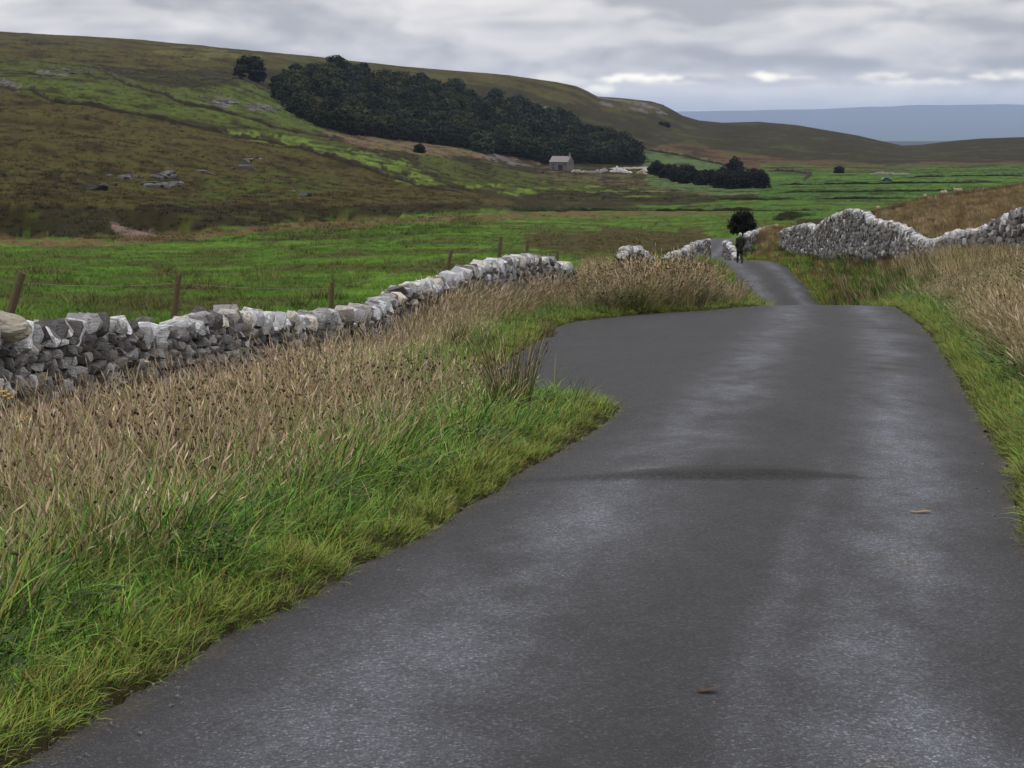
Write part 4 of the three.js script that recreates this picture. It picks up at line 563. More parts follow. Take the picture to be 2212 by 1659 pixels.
{ // the person, walking away down the lane
  const skin = new THREE.MeshStandardMaterial({ color: colr(196, 160, 138, 1), roughness: 0.7 }), coat = new THREE.MeshStandardMaterial({ color: 0x0b0b0e, roughness: 0.85 }), trou = new THREE.MeshStandardMaterial({ color: 0x1c1d24, roughness: 0.9 }), shoe = new THREE.MeshStandardMaterial({ color: 0x0c0a09, roughness: 0.6 }), hat = new THREE.MeshStandardMaterial({ color: colr(212, 210, 208, 1), roughness: 0.9 }), hair = new THREE.MeshStandardMaterial({ color: colr(150, 146, 140, 1), roughness: 0.9 });
  const hipL = [-0.09, 0.9, 0], hipR = [0.09, 0.9, 0], kL = [-0.09, 0.5, -0.14], kR = [0.1, 0.48, 0.02], aL = [-0.085, 0.1, -0.2], aR = [0.09, 0.12, 0.24], shL = [-0.17, 1.42, 0], shR = [0.17, 1.42, 0], eL = [-0.23, 1.15, 0.07], eR = [0.23, 1.15, -0.02], wL = [-0.22, 0.93, -0.03], wR = [0.22, 0.94, -0.14];
  const fing = (w, s) => { const o = [[0, -0.05, 0.02, 0, -0.09, 0.02, 0.034, 0.03]].map((p) => [w[0] + p[0], w[1] + p[1] + 0.01, w[2] + p[2] - 0.02, w[0] + p[3], w[1] + p[4], w[2] + p[5] - 0.02, 0.03, 0.026]); for (let i = 0; i < 4; i++) { const z = w[2] - 0.035 + i * 0.02, l = [0.06, 0.075, 0.07, 0.055][i]; o.push([w[0], w[1] - 0.09, z, w[0] - s * 0.008, w[1] - 0.09 - l * 0.55, z, 0.0095, 0.009], [w[0] - s * 0.008, w[1] - 0.09 - l * 0.55, z, w[0] - s * 0.026, w[1] - 0.09 - l, z, 0.009, 0.008]); } o.push([w[0], w[1] - 0.05, w[2] - 0.04, w[0] - s * 0.012, w[1] - 0.1, w[2] - 0.062, 0.012, 0.009]); return o; };
  const body = [[0, 1.0, 0, 0, 1.4, 0.01, 0.12, 0.13], [...hipL, ...kL, 0.075, 0.052], [...kL, ...aL, 0.05, 0.035], [...hipR, ...kR, 0.075, 0.052], [...kR, ...aR, 0.05, 0.035], [...shL, ...eL, 0.045, 0.036], [...eL, ...wL, 0.036, 0.026], [...shR, ...eR, 0.045, 0.036], [...eR, ...wR, 0.036, 0.026], [0, 1.42, 0, 0, 1.54, 0, 0.055, 0.052], [...shL, ...shR, 0.06, 0.06]];
  const head = [[0, 1.64, 0.012, 0, 1.675, 0.005, 0.088, 0.09], [0, 1.585, -0.035, 0, 1.62, -0.03, 0.058, 0.066], [0, 1.6, -0.1, 0, 1.635, -0.092, 0.016, 0.011], [-0.086, 1.625, 0, -0.088, 1.65, 0.006, 0.018, 0.02], [0.086, 1.625, 0, 0.088, 1.65, 0.006, 0.018, 0.02], [-0.02, 1.575, -0.092, 0.02, 1.575, -0.092, 0.01, 0.01], [0, 1.5, 0, 0, 1.6, 0, 0.05, 0.05]];
  const root = new THREE.Group(); part(root, 'body', mergeGeometries([sdfMesh(body, 0.05, 0.016), sdfMesh(head, 0.02, 0.007), sdfMesh([...fing(wL, -1), [...wL, wL[0], wL[1] - 0.05, wL[2] - 0.01, 0.026, 0.03]], 0.006, 0.0045), sdfMesh([...fing(wR, 1), [...wR, wR[0], wR[1] - 0.05, wR[2] - 0.01, 0.026, 0.03]], 0.006, 0.0045)]), skin);
  part(root, 'coat', sdfMesh([[0, 0.78, 0.03, 0, 1.05, 0.01, 0.175, 0.17], [0, 1.05, 0.01, 0, 1.38, 0.01, 0.17, 0.16], [-0.06, 0.72, 0.02, 0.06, 0.72, 0.03, 0.15, 0.15], [...shL, ...shR, 0.095, 0.095], [...shL, ...eL, 0.075, 0.062], [...eL, wL[0], wL[1] + 0.02, wL[2], 0.06, 0.048], [...shR, ...eR, 0.075, 0.062], [...eR, wR[0], wR[1] + 0.02, wR[2], 0.06, 0.048], [0, 1.46, 0.01, 0, 1.52, 0.01, 0.08, 0.07]], 0.05, 0.015), coat);
  part(root, 'trousers', sdfMesh([[...hipL, ...kL, 0.1, 0.075], [...kL, aL[0], aL[1] + 0.02, aL[2], 0.072, 0.06], [...hipR, ...kR, 0.1, 0.075], [...kR, aR[0], aR[1] + 0.02, aR[2], 0.072, 0.06]], 0.03, 0.014), trou);
  for (const [a, tip] of [[aL, -0.03], [aR, 0.05]]) part(root, 'shoe', sdfMesh([[a[0], a[1] - 0.03 + tip * 0.4, a[2] + 0.05, a[0], a[1] - 0.055 - tip * 0.6, a[2] - 0.15, 0.05, 0.042]], 0.02, 0.01), shoe);
  part(root, 'hair', sdfMesh([[0, 1.6, 0.05, 0, 1.66, 0.035, 0.075, 0.085]], 0.02, 0.01), hair); const cap = part(root, 'hat', sdfMesh([[0, 1.66, 0.012, 0, 1.71, 0.01, 0.106, 0.098], [0, 1.69, -0.08, 0, 1.68, -0.15, 0.05, 0.04]], 0.015, 0.01), hat);
  const D = 98.5, x = TX(1598, 560) * D; root.position.copy(P(x, roadH(x, D) + 0.0, D)); root.rotation.y = 0.12; tag(put(root, 'person'), 'person in black coat and dark trousers with pale hat walking away along the lane', 'person');
}
{ // sheep on the heather ridge
  const wool = new THREE.MeshStandardMaterial({ color: colr(178, 162, 138, 1), roughness: 1, bumpMap: grainTex, bumpScale: 0.03 }), face = new THREE.MeshStandardMaterial({ color: colr(58, 50, 44, 1), roughness: 0.9 });
  const mk = (graze) => { const b = [[-0.4, 0.62, 0, 0.05, 0.6, 0, 0.24, 0.26], [0.05, 0.6, 0, 0.38, 0.66, 0, 0.26, 0.22], [0.38, 0.7, 0, 0.58, graze ? 0.5 : 0.88, 0, 0.15, 0.1], [0.58, graze ? 0.48 : 0.9, 0, 0.72, graze ? 0.3 : 0.84, 0, 0.08, 0.05], [-0.6, 0.62, 0, -0.64, 0.45, 0, 0.05, 0.03]]; for (const [x, z, hind] of [[0.32, 0.13, 0], [0.32, -0.13, 0], [-0.38, 0.13, 1], [-0.38, -0.13, 1]]) { b.push([x, 0.5, z, x + (hind ? 0.06 : 0), 0.32, z, 0.09, 0.045], [x + (hind ? 0.06 : 0), 0.32, z, x - (hind ? 0.05 : 0), 0.2, z, 0.04, 0.03], [x - (hind ? 0.05 : 0), 0.2, z, x, 0.02, z, 0.028, 0.03]); } return sdfMesh(b, 0.05, 0.03); };
  const gs = [mk(true), mk(false)], hd = [[0.7, 0.33], [0.72, 0.86]];
  [[2312, 506, 0, 1.3, 'cream sheep lowest on the heather ridge, apart from the pair'], [2358, 502, 0, 1.9, 'cream sheep grazing just below the small one on the ridge'], [2364, 488, 1, 1.4, 'small cream sheep highest on the heather ridge'], [2394, 498, 1, 2.6, 'biggest cream sheep standing side-on on the ridge'], [2195, 536, 0, 1.5, 'half-hidden cream sheep where the ridge meets the ruined wall']].forEach(([sx, sy, g, turn, label], i) => { const X = sx * 0.864, Y = sy * 0.864, a = hit(X, Y + 3, 70) ?? { x: TX(X, Y) * 185, D: 185, h: H(TX(X, Y) * 185, 185) }; const D = clamp(a.D, 176, 188), x = TX(X, Y) * D, root = new THREE.Group(); root.position.copy(P(x, H(x, D) - 0.03, D)); root.scale.setScalar(0.82); root.rotation.y = turn; part(root, 'body', gs[g], wool); const m = part(root, 'face', new THREE.SphereGeometry(0.085, 12, 10), face); m.position.set(hd[g][0], hd[g][1], 0); m.scale.set(1.5, 1, 0.95); tag(put(root, 'sheep'), label, 'sheep', 'sheep on the heather ridge'); });
}
// ---------------------------------------------------------------- grasses and weeds
const grassMat = new THREE.MeshPhysicalMaterial({ vertexColors: true, roughness: 0.75, specularIntensity: 0.3, side: THREE.DoubleSide });
function blades(seed, o) { // one tuft
  const r = rng(seed), pos = [], cl = [], idx = [], { n = 20, h = 0.35, hv = 0.35, w = 0.006, spread = 0.09, lean = 0.5, curve = 0.9, seg = 3, tones, head, headTones } = o;
  for (let b = 0; b < n; b++) {
    const th = r() * 6.283, rr = spread * Math.sqrt(r()), bx = Math.cos(th) * rr, bz = Math.sin(th) * rr, dir = th + (r() - 0.5) * 2.2, L = h * (1 - hv + 2 * hv * r()) , ln = lean * (0.2 + r()), cv = curve * (0.3 + r()), ww = w * (0.7 + 0.6 * r()), t = tones[(r() * tones.length) | 0], s = 0.8 + 0.4 * r(), tw = dir + 1.57 + (r() - 0.5) * 1.6, cx = Math.cos(tw), cz = Math.sin(tw), i0 = pos.length / 3; let x = bx, y = -0.03, z = bz, an = ln * 0.5;
    for (let k = 0; k <= seg; k++) { const f = k / seg, wd = ww * (k === seg ? 0.12 : 1 - 0.35 * f) / 2; pos.push(x - cx * wd, y, z - cz * wd, x + cx * wd, y, z + cz * wd); cl.push(t[0] * s, t[1] * s, t[2] * s, t[0] * s, t[1] * s, t[2] * s); if (k) { const q = i0 + (k - 1) * 2; idx.push(q, q + 1, q + 3, q, q + 3, q + 2); } an += cv / seg; const st = (L + 0.03) / seg; x += Math.cos(dir) * Math.sin(an) * st; z += Math.sin(dir) * Math.sin(an) * st; y += Math.cos(an) * st; }
    if (head) { const e = pos.slice(-3), ht = headTones[(r() * headTones.length) | 0], hn = head === 'ball' ? 1 : 3; for (let m = 0; m < hn; m++) { const j = pos.length / 3; if (head === 'ball') { const R = o.hr * (0.7 + 0.6 * r()); for (const v of [[R, 0, 0], [-R, 0, 0], [0, R * 1.2, 0], [0, -R, 0], [0, 0, R], [0, 0, -R]]) { pos.push(e[0] + v[0], e[1] + v[1], e[2] + v[2]); cl.push(...ht); } for (const f of [[0, 2, 4], [4, 2, 1], [1, 2, 5], [5, 2, 0], [4, 3, 0], [1, 3, 4], [5, 3, 1], [0, 3, 5]]) idx.push(...f.map((q) => q + j)); } else { const a = r() * 6.28, R = o.hr * (0.6 + 0.6 * r()), l = o.hl * (0.7 + 0.6 * r()), dx = Math.cos(dir) * Math.sin(an), dz = Math.sin(dir) * Math.sin(an), dy = Math.cos(an); for (const [q, f] of [[0, -0.6], [1, 0], [-1, 0.05], [0, 0.5]]) { pos.push(e[0] + Math.cos(a) * R * q + dx * l * f, e[1] + dy * l * f, e[2] + Math.sin(a) * R * q + dz * l * f); cl.push(...ht); } idx.push(j, j + 1, j + 3, j, j + 3, j + 2); } } }
  }
  const g = new THREE.BufferGeometry(); g.setAttribute('position', new THREE.Float32BufferAttribute(pos, 3)); g.setAttribute('color', new THREE.Float32BufferAttribute(cl, 3)); g.setIndex(idx); g.computeVertexNormals(); return g;
}
function leafy(seed, o) { // broad-leaved weed
  const r = rng(seed), pos = [], cl = [], idx = []; for (let b = 0; b < o.n; b++) { const t = o.tones[(r() * o.tones.length) | 0], s = 0.75 + 0.5 * r(), th = r() * 6.28, y = o.h * r(), rr = o.spread * (0.2 + 0.8 * r()), p = [Math.cos(th) * rr, y, Math.sin(th) * rr], d = th + (r() - 0.5), up = 0.2 + 0.5 * r() - 0.4 * r(), L = o.leaf * (0.6 + 0.8 * r()), W = L * 0.3, i = pos.length / 3; const e = [Math.cos(d) * L, up * L, Math.sin(d) * L], c = [-Math.sin(d) * W, (r() - 0.5) * W, Math.cos(d) * W]; pos.push(...p, p[0] + e[0] * 0.5 + c[0], p[1] + e[1] * 0.6 + c[1], p[2] + e[2] * 0.5 + c[2], p[0] + e[0] * 0.5 - c[0], p[1] + e[1] * 0.6 - c[1], p[2] + e[2] * 0.5 - c[2], p[0] + e[0], p[1] + e[1] * 0.8, p[2] + e[2]); for (let k = 0; k < 4; k++) cl.push(t[0] * s, t[1] * s, t[2] * s); idx.push(i, i + 1, i + 3, i, i + 3, i + 2); }
  const g = new THREE.BufferGeometry(); g.setAttribute('position', new THREE.Float32BufferAttribute(pos, 3)); g.setAttribute('color', new THREE.Float32BufferAttribute(cl, 3)); g.setIndex(idx); g.computeVertexNormals(); return g;
}
const KG = 1.75;
const GRN = [col(86, 126, 44, KG), col(106, 148, 56, KG), col(68, 102, 38, KG), col(114, 150, 78, KG), col(112, 136, 50, KG), col(56, 86, 36, KG), col(130, 124, 76, KG), col(90, 128, 62, KG), col(70, 100, 40, KG)], LIME = [col(98, 128, 46, KG), col(88, 120, 42, KG), col(124, 138, 62, KG), col(132, 126, 68, KG)], STR = [col(176, 160, 128, KG), col(158, 142, 112, KG), col(194, 180, 150, KG), col(144, 136, 92, KG), col(118, 120, 70, KG)], PNK = [col(166, 150, 128, KG), col(144, 128, 106, KG), col(182, 166, 144, KG)], BRN = [col(102, 86, 66, KG), col(84, 72, 56, KG), col(120, 104, 80, KG)], DBR = [col(66, 48, 38, KG), col(48, 38, 31, KG), col(84, 62, 48, KG)], DGR = [col(48, 66, 34, KG), col(58, 78, 38, KG), col(40, 54, 30, KG)], OLG = [col(96, 100, 56, KG), col(108, 108, 64, KG), col(84, 92, 50, KG)];
const V = {
  lush: [...Array(7)].map((_, i) => blades(1000 + i, { n: 48, h: [0.2, 0.24, 0.28, 0.22, 0.34, 0.2, 0.26][i], hv: 0.55, w: 0.0068, spread: 0.19, lean: 0.7, curve: 1.6, seg: 4, tones: i < 4 ? GRN : i < 6 ? GRN.concat(LIME) : GRN.concat(OLG) })),
  short: [...Array(4)].map((_, i) => blades(1020 + i, { n: 60, h: 0.1, hv: 0.5, w: 0.0055, spread: 0.16, lean: 0.9, curve: 1.0, tones: i < 2 ? LIME : LIME.concat(OLG, [STR[3]]) })),
  straw: [...Array(6)].map((_, i) => blades(1040 + i, { n: 30, h: [0.34, 0.28, 0.38, 0.32, 0.44, 0.28][i], hv: 0.5, w: 0.0036, spread: 0.2, lean: 0.55, curve: 0.6, tones: STR, head: 'spike', hr: 0.005, hl: 0.08, headTones: STR.concat([PNK[2]]) })),
  pink: [...Array(3)].map((_, i) => blades(1060 + i, { n: 30, h: 0.36, hv: 0.5, w: 0.0036, spread: 0.2, lean: 0.5, curve: 0.5, tones: PNK.concat([STR[1]], [STR[0]]), head: 'spike', hr: 0.006, hl: 0.09, headTones: PNK })),
  under: [...Array(5)].map((_, i) => blades(1080 + i, { n: 52, h: 0.22, hv: 0.55, w: 0.006, spread: 0.2, lean: 0.8, curve: 1.2, tones: OLG.concat([STR[3]], [STR[4]], [STR[1]], [GRN[2]], [GRN[5]]) })),
  stem: [...Array(4)].map((_, i) => blades(1070 + i, { n: 8, h: 0.56, hv: 0.3, w: 0.0034, spread: 0.2, lean: 0.5, curve: 0.3, tones: [STR[0], STR[2], PNK[2], STR[1]], head: 'spike', hr: 0.005, hl: 0.09, headTones: PNK })),
  forb: [...Array(5)].map((_, i) => blades(1100 + i, { n: 17, h: 0.36, hv: 0.5, w: 0.0042, spread: 0.2, lean: 0.6, curve: 0.4, tones: BRN.concat([OLG[2]]), head: 'ball', hr: 0.009, headTones: DBR })),
  weed: [...Array(3)].map((_, i) => leafy(1120 + i, { n: 110, h: 0.26, spread: 0.2, leaf: 0.042, tones: i ? DGR : DGR.concat([GRN[2]], [GRN[5]]) })),
  coarse: [...Array(4)].map((_, i) => blades(1140 + i, { n: 34, h: 0.3, hv: 0.4, w: 0.017, spread: 0.34, lean: 0.7, curve: 0.9, seg: 2, tones: [[1, 1, 1], [0.8, 0.8, 0.8], [1.2, 1.15, 1.05], [0.65, 0.65, 0.6]] })),
  tall: [...Array(4)].map((_, i) => blades(1160 + i, { n: 44, h: 0.4, hv: 0.45, w: 0.011, spread: 0.4, lean: 0.45, curve: 0.6, seg: 2, tones: [[1, 1, 1], [0.8, 0.78, 0.76], [1.15, 1.1, 1.0], [0.6, 0.6, 0.58]] })),
};
const bag = {}; // name -> {geos, list}
const drop = (bagName, kindName, x, D, s, c, sy = 1, tilt = 0, dh = 0) => { const b = bag[bagName] ??= {}; (b[kindName] ??= []).push([x, D, s, c, sy, tilt, dh]); };
const wallXAt = (D) => { for (let i = 1; i < LW.length; i++) if (D <= LW[i][2]) { const t = (D - LW[i - 1][2]) / (LW[i][2] - LW[i - 1][2]); return mix(TX(LW[i - 1][0], 690) * LW[i - 1][2], TX(LW[i][0], 690) * LW[i][2], t); } return TX(1226, 600) * 42.2 + (D - 42.2) * 0.25; };
{
  const r = rng(2024), one = [1, 1, 1];
  // left verge
  for (let i = 0; i < 22000; i++) {
    const D = 3.6 * (50 / 3.6) ** r(), xl = xlAll(D), x0 = Math.max(wallXAt(D) - (D > 42 ? 3 : 0.1), -0.36 * D), x = mix(x0, xl + 0.05, r()), w = xl - x0; if (w < 0.05) continue;
    if (r() > clamp(w * 0.28 * (D < 16 ? 0.45 + D / 26 : 1), 0, 1)) continue;
    const e = edgeDist(x, D); if (e < -0.07 * noise(x * 3, D * 3) - 0.03) continue;
    const n = fbm(x * 0.55 + 4, D * 0.5, 3), n2 = fbm(x * 1.6, D * 1.4 + 9, 3), island = D > 36.2 && x > 1.3, b = [0, 1, 2].map(() => 0.82 + 0.36 * r()), v = b.map((q) => (q + b[0]) / 2), sc = 0.8 + 0.45 * r(), wallD = x - wallXAt(D);
    if (e < 0.1) { if (r() < 0.3) drop('verge', 'short', x, D, sc * 0.45, v, 1); continue; }
    if (e < 0.34 + 0.14 * r()) { if (r() < 0.85) drop('verge', 'short', x, D, sc * (e < 0.2 ? 0.65 : 0.9), v, 1); continue; }
    if (island) { const q = r(), il = mix(1.15, 1.75, sstep(0.045, 0.085, x / D)) * mix(1, 0.62, sstep(0.105, 0.125, x / D)); if (x / D < 0.04 && e > 0.6) continue; if (e < 0.5 + 0.5 * n) drop('verge', q < 0.7 ? 'lush' : 'short', x, D, sc * 0.9, v); else if (q < 0.3) drop('weeds', 'forb', x, D, sc * il, v, 1.05); else if (q < 0.6) drop('dry', 'straw', x, D, sc * il * 0.95, v); else if (q < 0.75) drop('verge', 'under', x, D, sc * il, v); else if (q < 0.86 || n2 > 0.25) drop('weeds', 'weed', x, D, sc * il, v, 1.1); else drop('dry', 'pink', x, D, sc * il * 0.8, v); continue; }
    if (e > 1.0 && D < 34 && r() < 0.09) { drop('dry', 'stem', x, D, sc, v); continue; }
    const turnout = D > 18.2 && D < 36, bnd = (turnout ? 1.6 : 1.5) + 1.0 * n + 0.8 * n2 + 0.9 * (r() - 0.5), q = r();
    if (n2 < -0.28 && r() < 0.55) continue;
    if (e > 0.8 && e < bnd && r() < 0.1) { drop('dry', 'straw', x, D, sc * 0.9, v); continue; }
    if (wallD < 0.6 && q < 0.6) { drop('dry', r() < 0.5 ? 'pink' : 'straw', x, D, sc * (D < 26 ? 1.0 : 1.5), v); continue; }
    if (e < bnd) { if (q < 0.80) drop('verge', 'lush', x, D, sc * (e < 0.75 ? 0.68 : 1.0) * (turnout ? 0.8 : 1) * (1 + 0.3 * n2), v); else if (q < 0.9) drop('verge', 'short', x, D, sc * 1.3, v); else if (q < 0.955) drop('verge', 'under', x, D, sc, v); else if (n2 > -0.1) drop('weeds', 'weed', x, D, sc * 0.8, v); }
    else { const k = sstep(bnd - 0.2, bnd + 1.8, e); if (q > 0.25 + 0.6 * k) drop('verge', r() < 0.55 ? 'under' : 'lush', x, D, sc, v); else if (q < 0.1 + 0.36 * sstep(0, 0.3, n2)) drop('weeds', 'forb', x, D, sc * (0.95 + 0.4 * n2), v); else if (q < 0.42) drop('dry', 'straw', x, D, sc * 0.95, v); else if (q < 0.47) drop('dry', 'pink', x, D, sc * 0.9, v); else if (q < 0.53) drop('weeds', 'weed', x, D, sc, v); else drop('verge', q < 0.84 ? 'under' : 'lush', x, D, sc * 1.3, v); }
  }
  // right verge
  for (let i = 0; i < 20000; i++) {
    const D = 6 * (50 / 6) ** r(), xr = xrAll(D), w = Math.min(0.36 * D, 14.6) - xr; if (w < 0.1) continue; const x = xr - 0.03 + w * r(); if (r() > clamp(w * 0.24, 0, 1)) continue;
    const e = edgeDist(x, D); if (e < -0.02) continue;
    const n = fbm(x * 0.5 + 14, D * 0.35, 3), n2 = fbm(x * 1.5, D * 1.2 + 19, 3), b0 = 0.82 + 0.36 * r(), v = [b0, b0 * (0.95 + 0.1 * r()), b0], sc = 0.8 + 0.45 * r(), q = r();
    if (e < 0.12) { if (q < 0.3) drop('verge', 'short', x, D, sc * 0.45, v); continue; }
    if (e < 0.5 + 0.35 * n + 0.15 * r()) { const lu = q > 0.72 && e > 0.3; drop('verge', lu ? 'lush' : 'short', x, D, sc * (lu ? 0.7 : e < 0.25 ? 0.7 : 1.2), v); continue; }
    if (e < 0.85 + 0.7 * n) { if (q < 0.36) drop('verge', 'lush', x, D, sc, v); else if (q < 0.62) drop('verge', 'under', x, D, sc * 1.1, v); else if (q < 0.75) drop('weeds', 'weed', x, D, sc, v); else drop('verge', 'short', x, D, sc * 1.5, v); continue; }
    if (n2 > 0.22 && q < 0.5) { drop('weeds', q < 0.28 ? 'weed' : 'forb', x, D, sc * 1.25, v); continue; }
    if (q > 0.9) { drop('verge', 'lush', x, D, sc, v); continue; }
    drop(q < 0.58 ? 'dry' : 'verge', q < 0.45 ? 'straw' : q < 0.58 ? 'pink' : 'under', x, D, sc * (q < 0.58 ? 1.1 : 1.35) * (D > 30 ? 0.68 : 1), v);
  }
  // banks of the lane below the crest, and the moor behind the ruined wall
  for (let i = 0; i < 20000; i++) {
    const D = 44 * (205 / 44) ** r(), lo = 0.045, tx = lo + (0.36 - lo) * r(), x = tx * D, e = edgeDist(x, D); if (e < 0) continue; if (x < xlAll(D) && D > 112) continue; if (D > 112 && tx < 0.135) continue;
    const n = fbm(x * 0.3 + 4, D * 0.2, 3), right = x > xlAll(D), moor = D > 100 || x > 15.2 || (right && D > 90 && e > 2), q = r(), m = 0.8 + 0.4 * r(); let c;
    if (e < 0.7 + 0.8 * n) { c = LIME[(q * 4) | 0]; drop('verge', 'coarse', x, D, 0.7 + 0.5 * r(), c.map((k) => k * m)); continue; }
    if (e < 1.8 && q < 0.5) { drop('verge', 'coarse', x, D, 1.1 + 0.5 * r(), GRN[(r() * 7) | 0].map((k) => k * m)); continue; }
    if (moor && D > 60) { c = q < 0.5 ? col(110, 92, 64, KG) : q < 0.75 ? STR[(r() * 4) | 0] : q < 0.9 ? BRN[(r() * 3) | 0] : OLG[(r() * 3) | 0]; if (D > 160 && n > 0.05) c = DBR[(r() * 3) | 0]; drop('moor', 'tall', x, D, (0.6 + 0.4 * r()) * (D > 160 ? 1.1 : 0.85), c.map((k) => k * m)); continue; }
    c = q < 0.6 ? STR[(r() * 5) | 0] : q < 0.75 ? PNK[(r() * 3) | 0] : q < 0.88 ? OLG[(r() * 3) | 0] : DGR[(r() * 3) | 0]; drop('dry', 'tall', x, D, (0.8 + 0.5 * r()) * (right && D > 56 && D < 98 && x / D < 0.215 ? 1.45 : 1), c.map((k) => k * m), 1.1);
  }
  // pasture beyond the wall
  for (let i = 0; i < 26000; i++) {
    const D = 22 * (400 / 22) ** (r() ** 0.85), tx = -0.36 + (0.19 + 0.36) * r(), x = tx * D; if (D < 46 && x > wallXAt(D) - 0.4) continue; if (edgeDist(x, D) < 0.5) continue; if (D > 44 && D < 112 && x > xlAll(D) - 4) continue;
    const h = H(x, D), g = groundColor(x, D, h), n = fbm(x * 0.4, D * 0.3, 3), m = 1.25 + 0.7 * r(), rush = n > 0.28 && r() < 0.4, c = rush ? OLG[(r() * 3) | 0].map((k) => k * 0.8) : g.map((k) => k * m);
    drop('pasture', 'coarse', x, D, (rush ? 1.2 : 0.45 + 0.35 * r()) * (D > 120 ? 1.25 : 1), c, rush ? 1.2 : 0.8);
  }
  for (const [x, D, q] of rushLine) drop('pasture', 'coarse', x, D, 1.3 + 1.3 * q, DGR[(q * 97 % 3) | 0].map((k) => k * (0.8 + 0.5 * q)), 1.1);
  // bracken and tussock on the hillside
  for (let i = 0; i < 17000; i++) { const D = 175 * (1000 / 175) ** r(), tx = -0.36 + 0.72 * r(), x = tx * D; if (tx > 0.13 && D < 235 || D < 420 && tx > -0.02) continue; const h = H(x, D), g = groundColor(x, D, h), m = 0.8 + 0.6 * r(); drop('hill', 'coarse', x, D, 1.0 + 1.0 * r() + D / 700, g.map((k) => k * m), tx > 0.1 ? 0.5 : 0.75); }
}
const bagLabel = { verge: ['verge_grass', 'green and yellowing verge grass along both edges of the lane', 'grass'], dry: ['dry_grass', 'tall bleached dry grass in front of the walls', 'grass'], weeds: ['verge_weeds', 'brown seedheads and dark leafy weeds among the verge grass', 'weeds'], moor: ['moor_grass', 'tawny moor grass and heather behind the ruined wall', 'grass'], pasture: ['pasture_grass', 'tussocky bright pasture grass beyond the left wall', 'grass'], hill: ['hill_grass', 'bracken, tussock and rough grass on the left hillside', 'grass'] };
{
  const r = rng(31), m4 = new THREE.Matrix4(), q = new THREE.Quaternion(), e = new THREE.Euler(), c = new THREE.Color();
  for (const [name, kinds] of Object.entries(bag)) { const root = new THREE.Group(); for (const [kn, list] of Object.entries(kinds)) { const geos = V[kn], per = geos.map(() => []); for (const it of list) per[(r() * geos.length) | 0].push(it); geos.forEach((g, gi) => { if (!per[gi].length) return; const im = new THREE.InstancedMesh(g, grassMat, per[gi].length); per[gi].forEach(([x, D, s, cc, sy, tilt, dh], k) => { e.set((r() - 0.5) * 0.25, r() * 6.283, (r() - 0.5) * 0.25); q.setFromEuler(e); m4.compose(P(x, H(x, D) + dh - 0.01, D), q, new THREE.Vector3(s, s * sy * (0.85 + 0.3 * r()), s)); im.setMatrixAt(k, m4); im.setColorAt(k, c.setRGB(...cc)); }); im.name = kn === 'weed' ? 'leaf_tuft' : kn === 'forb' ? 'seedhead_tuft' : 'grass_tuft'; im.userData.kind = 'stuff'; root.add(im); }); } const [nm, lb, cat] = bagLabel[name]; tag(put(root, nm), lb, cat, null, 'stuff'); }
}
// ---------------------------------------------------------------- single plants
const RUSH = [col(62, 68, 40, KG), col(76, 80, 46, KG), col(50, 56, 36, KG), col(104, 94, 62, KG), col(128, 114, 82, KG)];
const rushGeo = [0, 1, 2].map((i) => blades(1300 + i, { n: 150, h: 0.58, hv: 0.28, w: 0.006, spread: 0.13, lean: 0.55, curve: 0.25, tones: i === 2 ? RUSH.concat([STR[1]]) : RUSH, head: 'spike', hr: 0.004, hl: 0.05, headTones: BRN }));
[[1104, 906, 1.2, 2, 'big dark rush clump on the grass tongue by the passing place'], [985, 752, 0.7, 1, 'dark rush tuft on the strip between wall and passing place'], [880, 742, 0.6, 2, 'small brownish rush tuft close under the left wall'], [1186, 716, 0.5, 1, 'low black tuft at the far corner of the passing place'], [1255, 655, 0.95, 0, 'tall dark clump at the end of the left wall'], [1510, 660, 0.75, 1, 'dark clump in the weeds where the lane dips']].forEach(([X, Y, s, k, label]) => { const D = solveD(Y), x = TX(X, Y) * D, root = new THREE.Group(); part(root, 'stems', rushGeo[k], grassMat); root.position.copy(P(x, H(x, D), D)); root.scale.setScalar(s); root.rotation.y = X; tag(put(root, 'rush_clump'), label, 'plant', 'rush clumps on the verges'); });
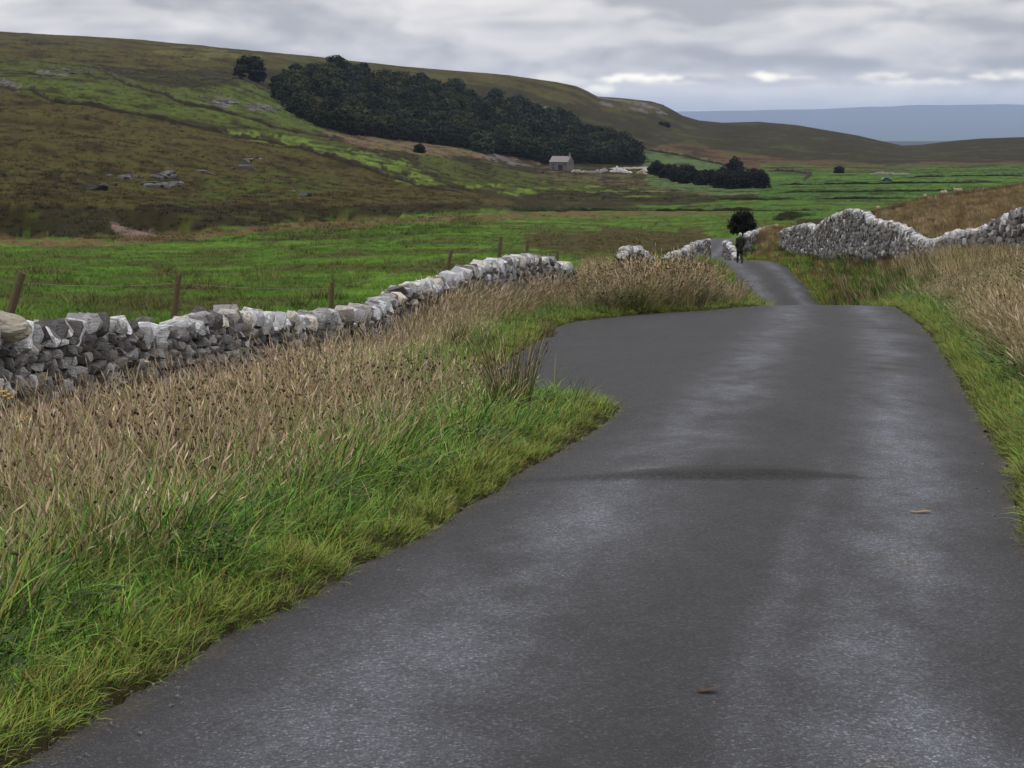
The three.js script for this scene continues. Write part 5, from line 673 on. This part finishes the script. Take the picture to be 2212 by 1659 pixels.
{ // ragwort at the wall foot
  const yel = new THREE.MeshStandardMaterial({ color: colr(226, 184, 40, 1), roughness: 0.8 }), grn = new THREE.MeshStandardMaterial({ color: colr(84, 96, 52, 1.4), roughness: 0.9, side: THREE.DoubleSide }), r = rng(8);
  [[6, 900, 13.4, 'ragwort with yellow flower heads in the weeds below the boulder'], [64, 935, 13.0, 'shorter ragwort with faded yellow heads beside the taller one']].forEach(([X, Y, D, label], n) => { const x = TX(X, Y) * D, root = new THREE.Group(); root.position.copy(P(x, H(x, D), D)); const hh = n ? 0.5 : 0.74; part(root, 'stem', new THREE.CylinderGeometry(0.006, 0.009, hh, 7).translate(0, hh / 2, 0), grn); part(root, 'leaves', leafy(1400 + n, { n: 24, h: hh * 0.7, spread: 0.06, leaf: 0.1, tones: [[1, 1, 1]] }), grn); for (let k = 0; k < (n ? 5 : 9); k++) { const a = r() * 6.28, q = 0.03 + 0.07 * r(), g = new THREE.SphereGeometry(0.017, 9, 6, 0, 6.283, 0, 1.7), f = part(root, 'flower_head', g, yel); f.position.set(Math.cos(a) * q, hh + (r() - 0.5) * 0.12, Math.sin(a) * q); f.scale.set(1, 0.55, 1); const b = part(root, 'branch', new THREE.CylinderGeometry(0.003, 0.003, 1, 5).translate(0, 0.5, 0), grn); const d = f.position.clone().sub(new THREE.Vector3(0, hh * 0.75, 0)); b.position.set(0, hh * 0.75, 0); b.scale.y = d.length(); b.quaternion.setFromUnitVectors(new THREE.Vector3(0, 1, 0), d.normalize()); } tag(put(root, 'ragwort'), label, 'plant', 'ragwort plants at the wall foot'); });
}
{ // loose grit and chippings along the edges of the tarmac
  const r = rng(66), g = stoneGeo(801, 10, 3, 0.3), im = new THREE.InstancedMesh(g, copeMats[3], 1100), m4 = new THREE.Matrix4(), q = new THREE.Quaternion(), e = new THREE.Euler();
  for (let k = 0; k < 1100; k++) { const D = 4 * 11 ** r(), left = r() < 0.6, x = left ? xlAll(D) - 0.03 + 0.3 * r() ** 2.2 : xrAll(D) + 0.03 - 0.3 * r() ** 2.2, s = (0.005 + 0.011 * r() ** 3) * (D > 15 ? 1.3 : 1); e.set(r() * 6, r() * 6, r() * 6); q.setFromEuler(e); m4.compose(P(x, roadH(x, D) + s * 0.2, D), q, new THREE.Vector3(s * 1.4, s, s * 1.2)); im.setMatrixAt(k, m4); }
  tag(put(im, 'roadside_grit'), 'loose stone grit scattered along the tarmac edges', 'grit', null, 'stuff');
}
{ // things lying on the lane
  const r = rng(77), D1 = solveD(1497), x1 = TX(1528, 1497) * D1, D2 = solveD(1104), x2 = TX(1990, 1104) * D2;
  const leaf = (L, W, seed) => { const g = new THREE.PlaneGeometry(L, W, 10, 4), p = g.attributes.position; for (let i = 0; i < p.count; i++) { const u = p.getX(i) / L * 2, k = Math.max(0.05, 1 - u * u); p.setY(i, p.getY(i) * k); p.setZ(i, 0.008 * noise(u * 1.4 + seed, p.getY(i) * 30) + 0.006 * u * u + 0.15 * Math.abs(p.getY(i))); } g.rotateX(-Math.PI / 2); g.computeVertexNormals(); return g; };
  const a = new THREE.Mesh(leaf(0.095, 0.05, 3), new THREE.MeshStandardMaterial({ color: colr(56, 38, 28, 1.1), roughness: 0.8, side: THREE.DoubleSide })); a.position.copy(P(x1, roadH(x1, D1) + 0.012, D1)); a.rotation.y = 0.2; tag(put(a, 'dead_leaf'), 'curled dark brown dead leaf lying on the tarmac', 'leaf');
  const b = new THREE.Mesh(leaf(0.15, 0.05, 9), new THREE.MeshStandardMaterial({ color: colr(140, 122, 92, 1.1), roughness: 0.9, side: THREE.DoubleSide })); b.position.copy(P(x2, roadH(x2, D2) + 0.008, D2)); b.rotation.y = 0.1; tag(put(b, 'straw_wisp'), 'flat wisp of yellow straw lying near the right edge of the lane', 'straw');
}


renderer.render(scene, camera);
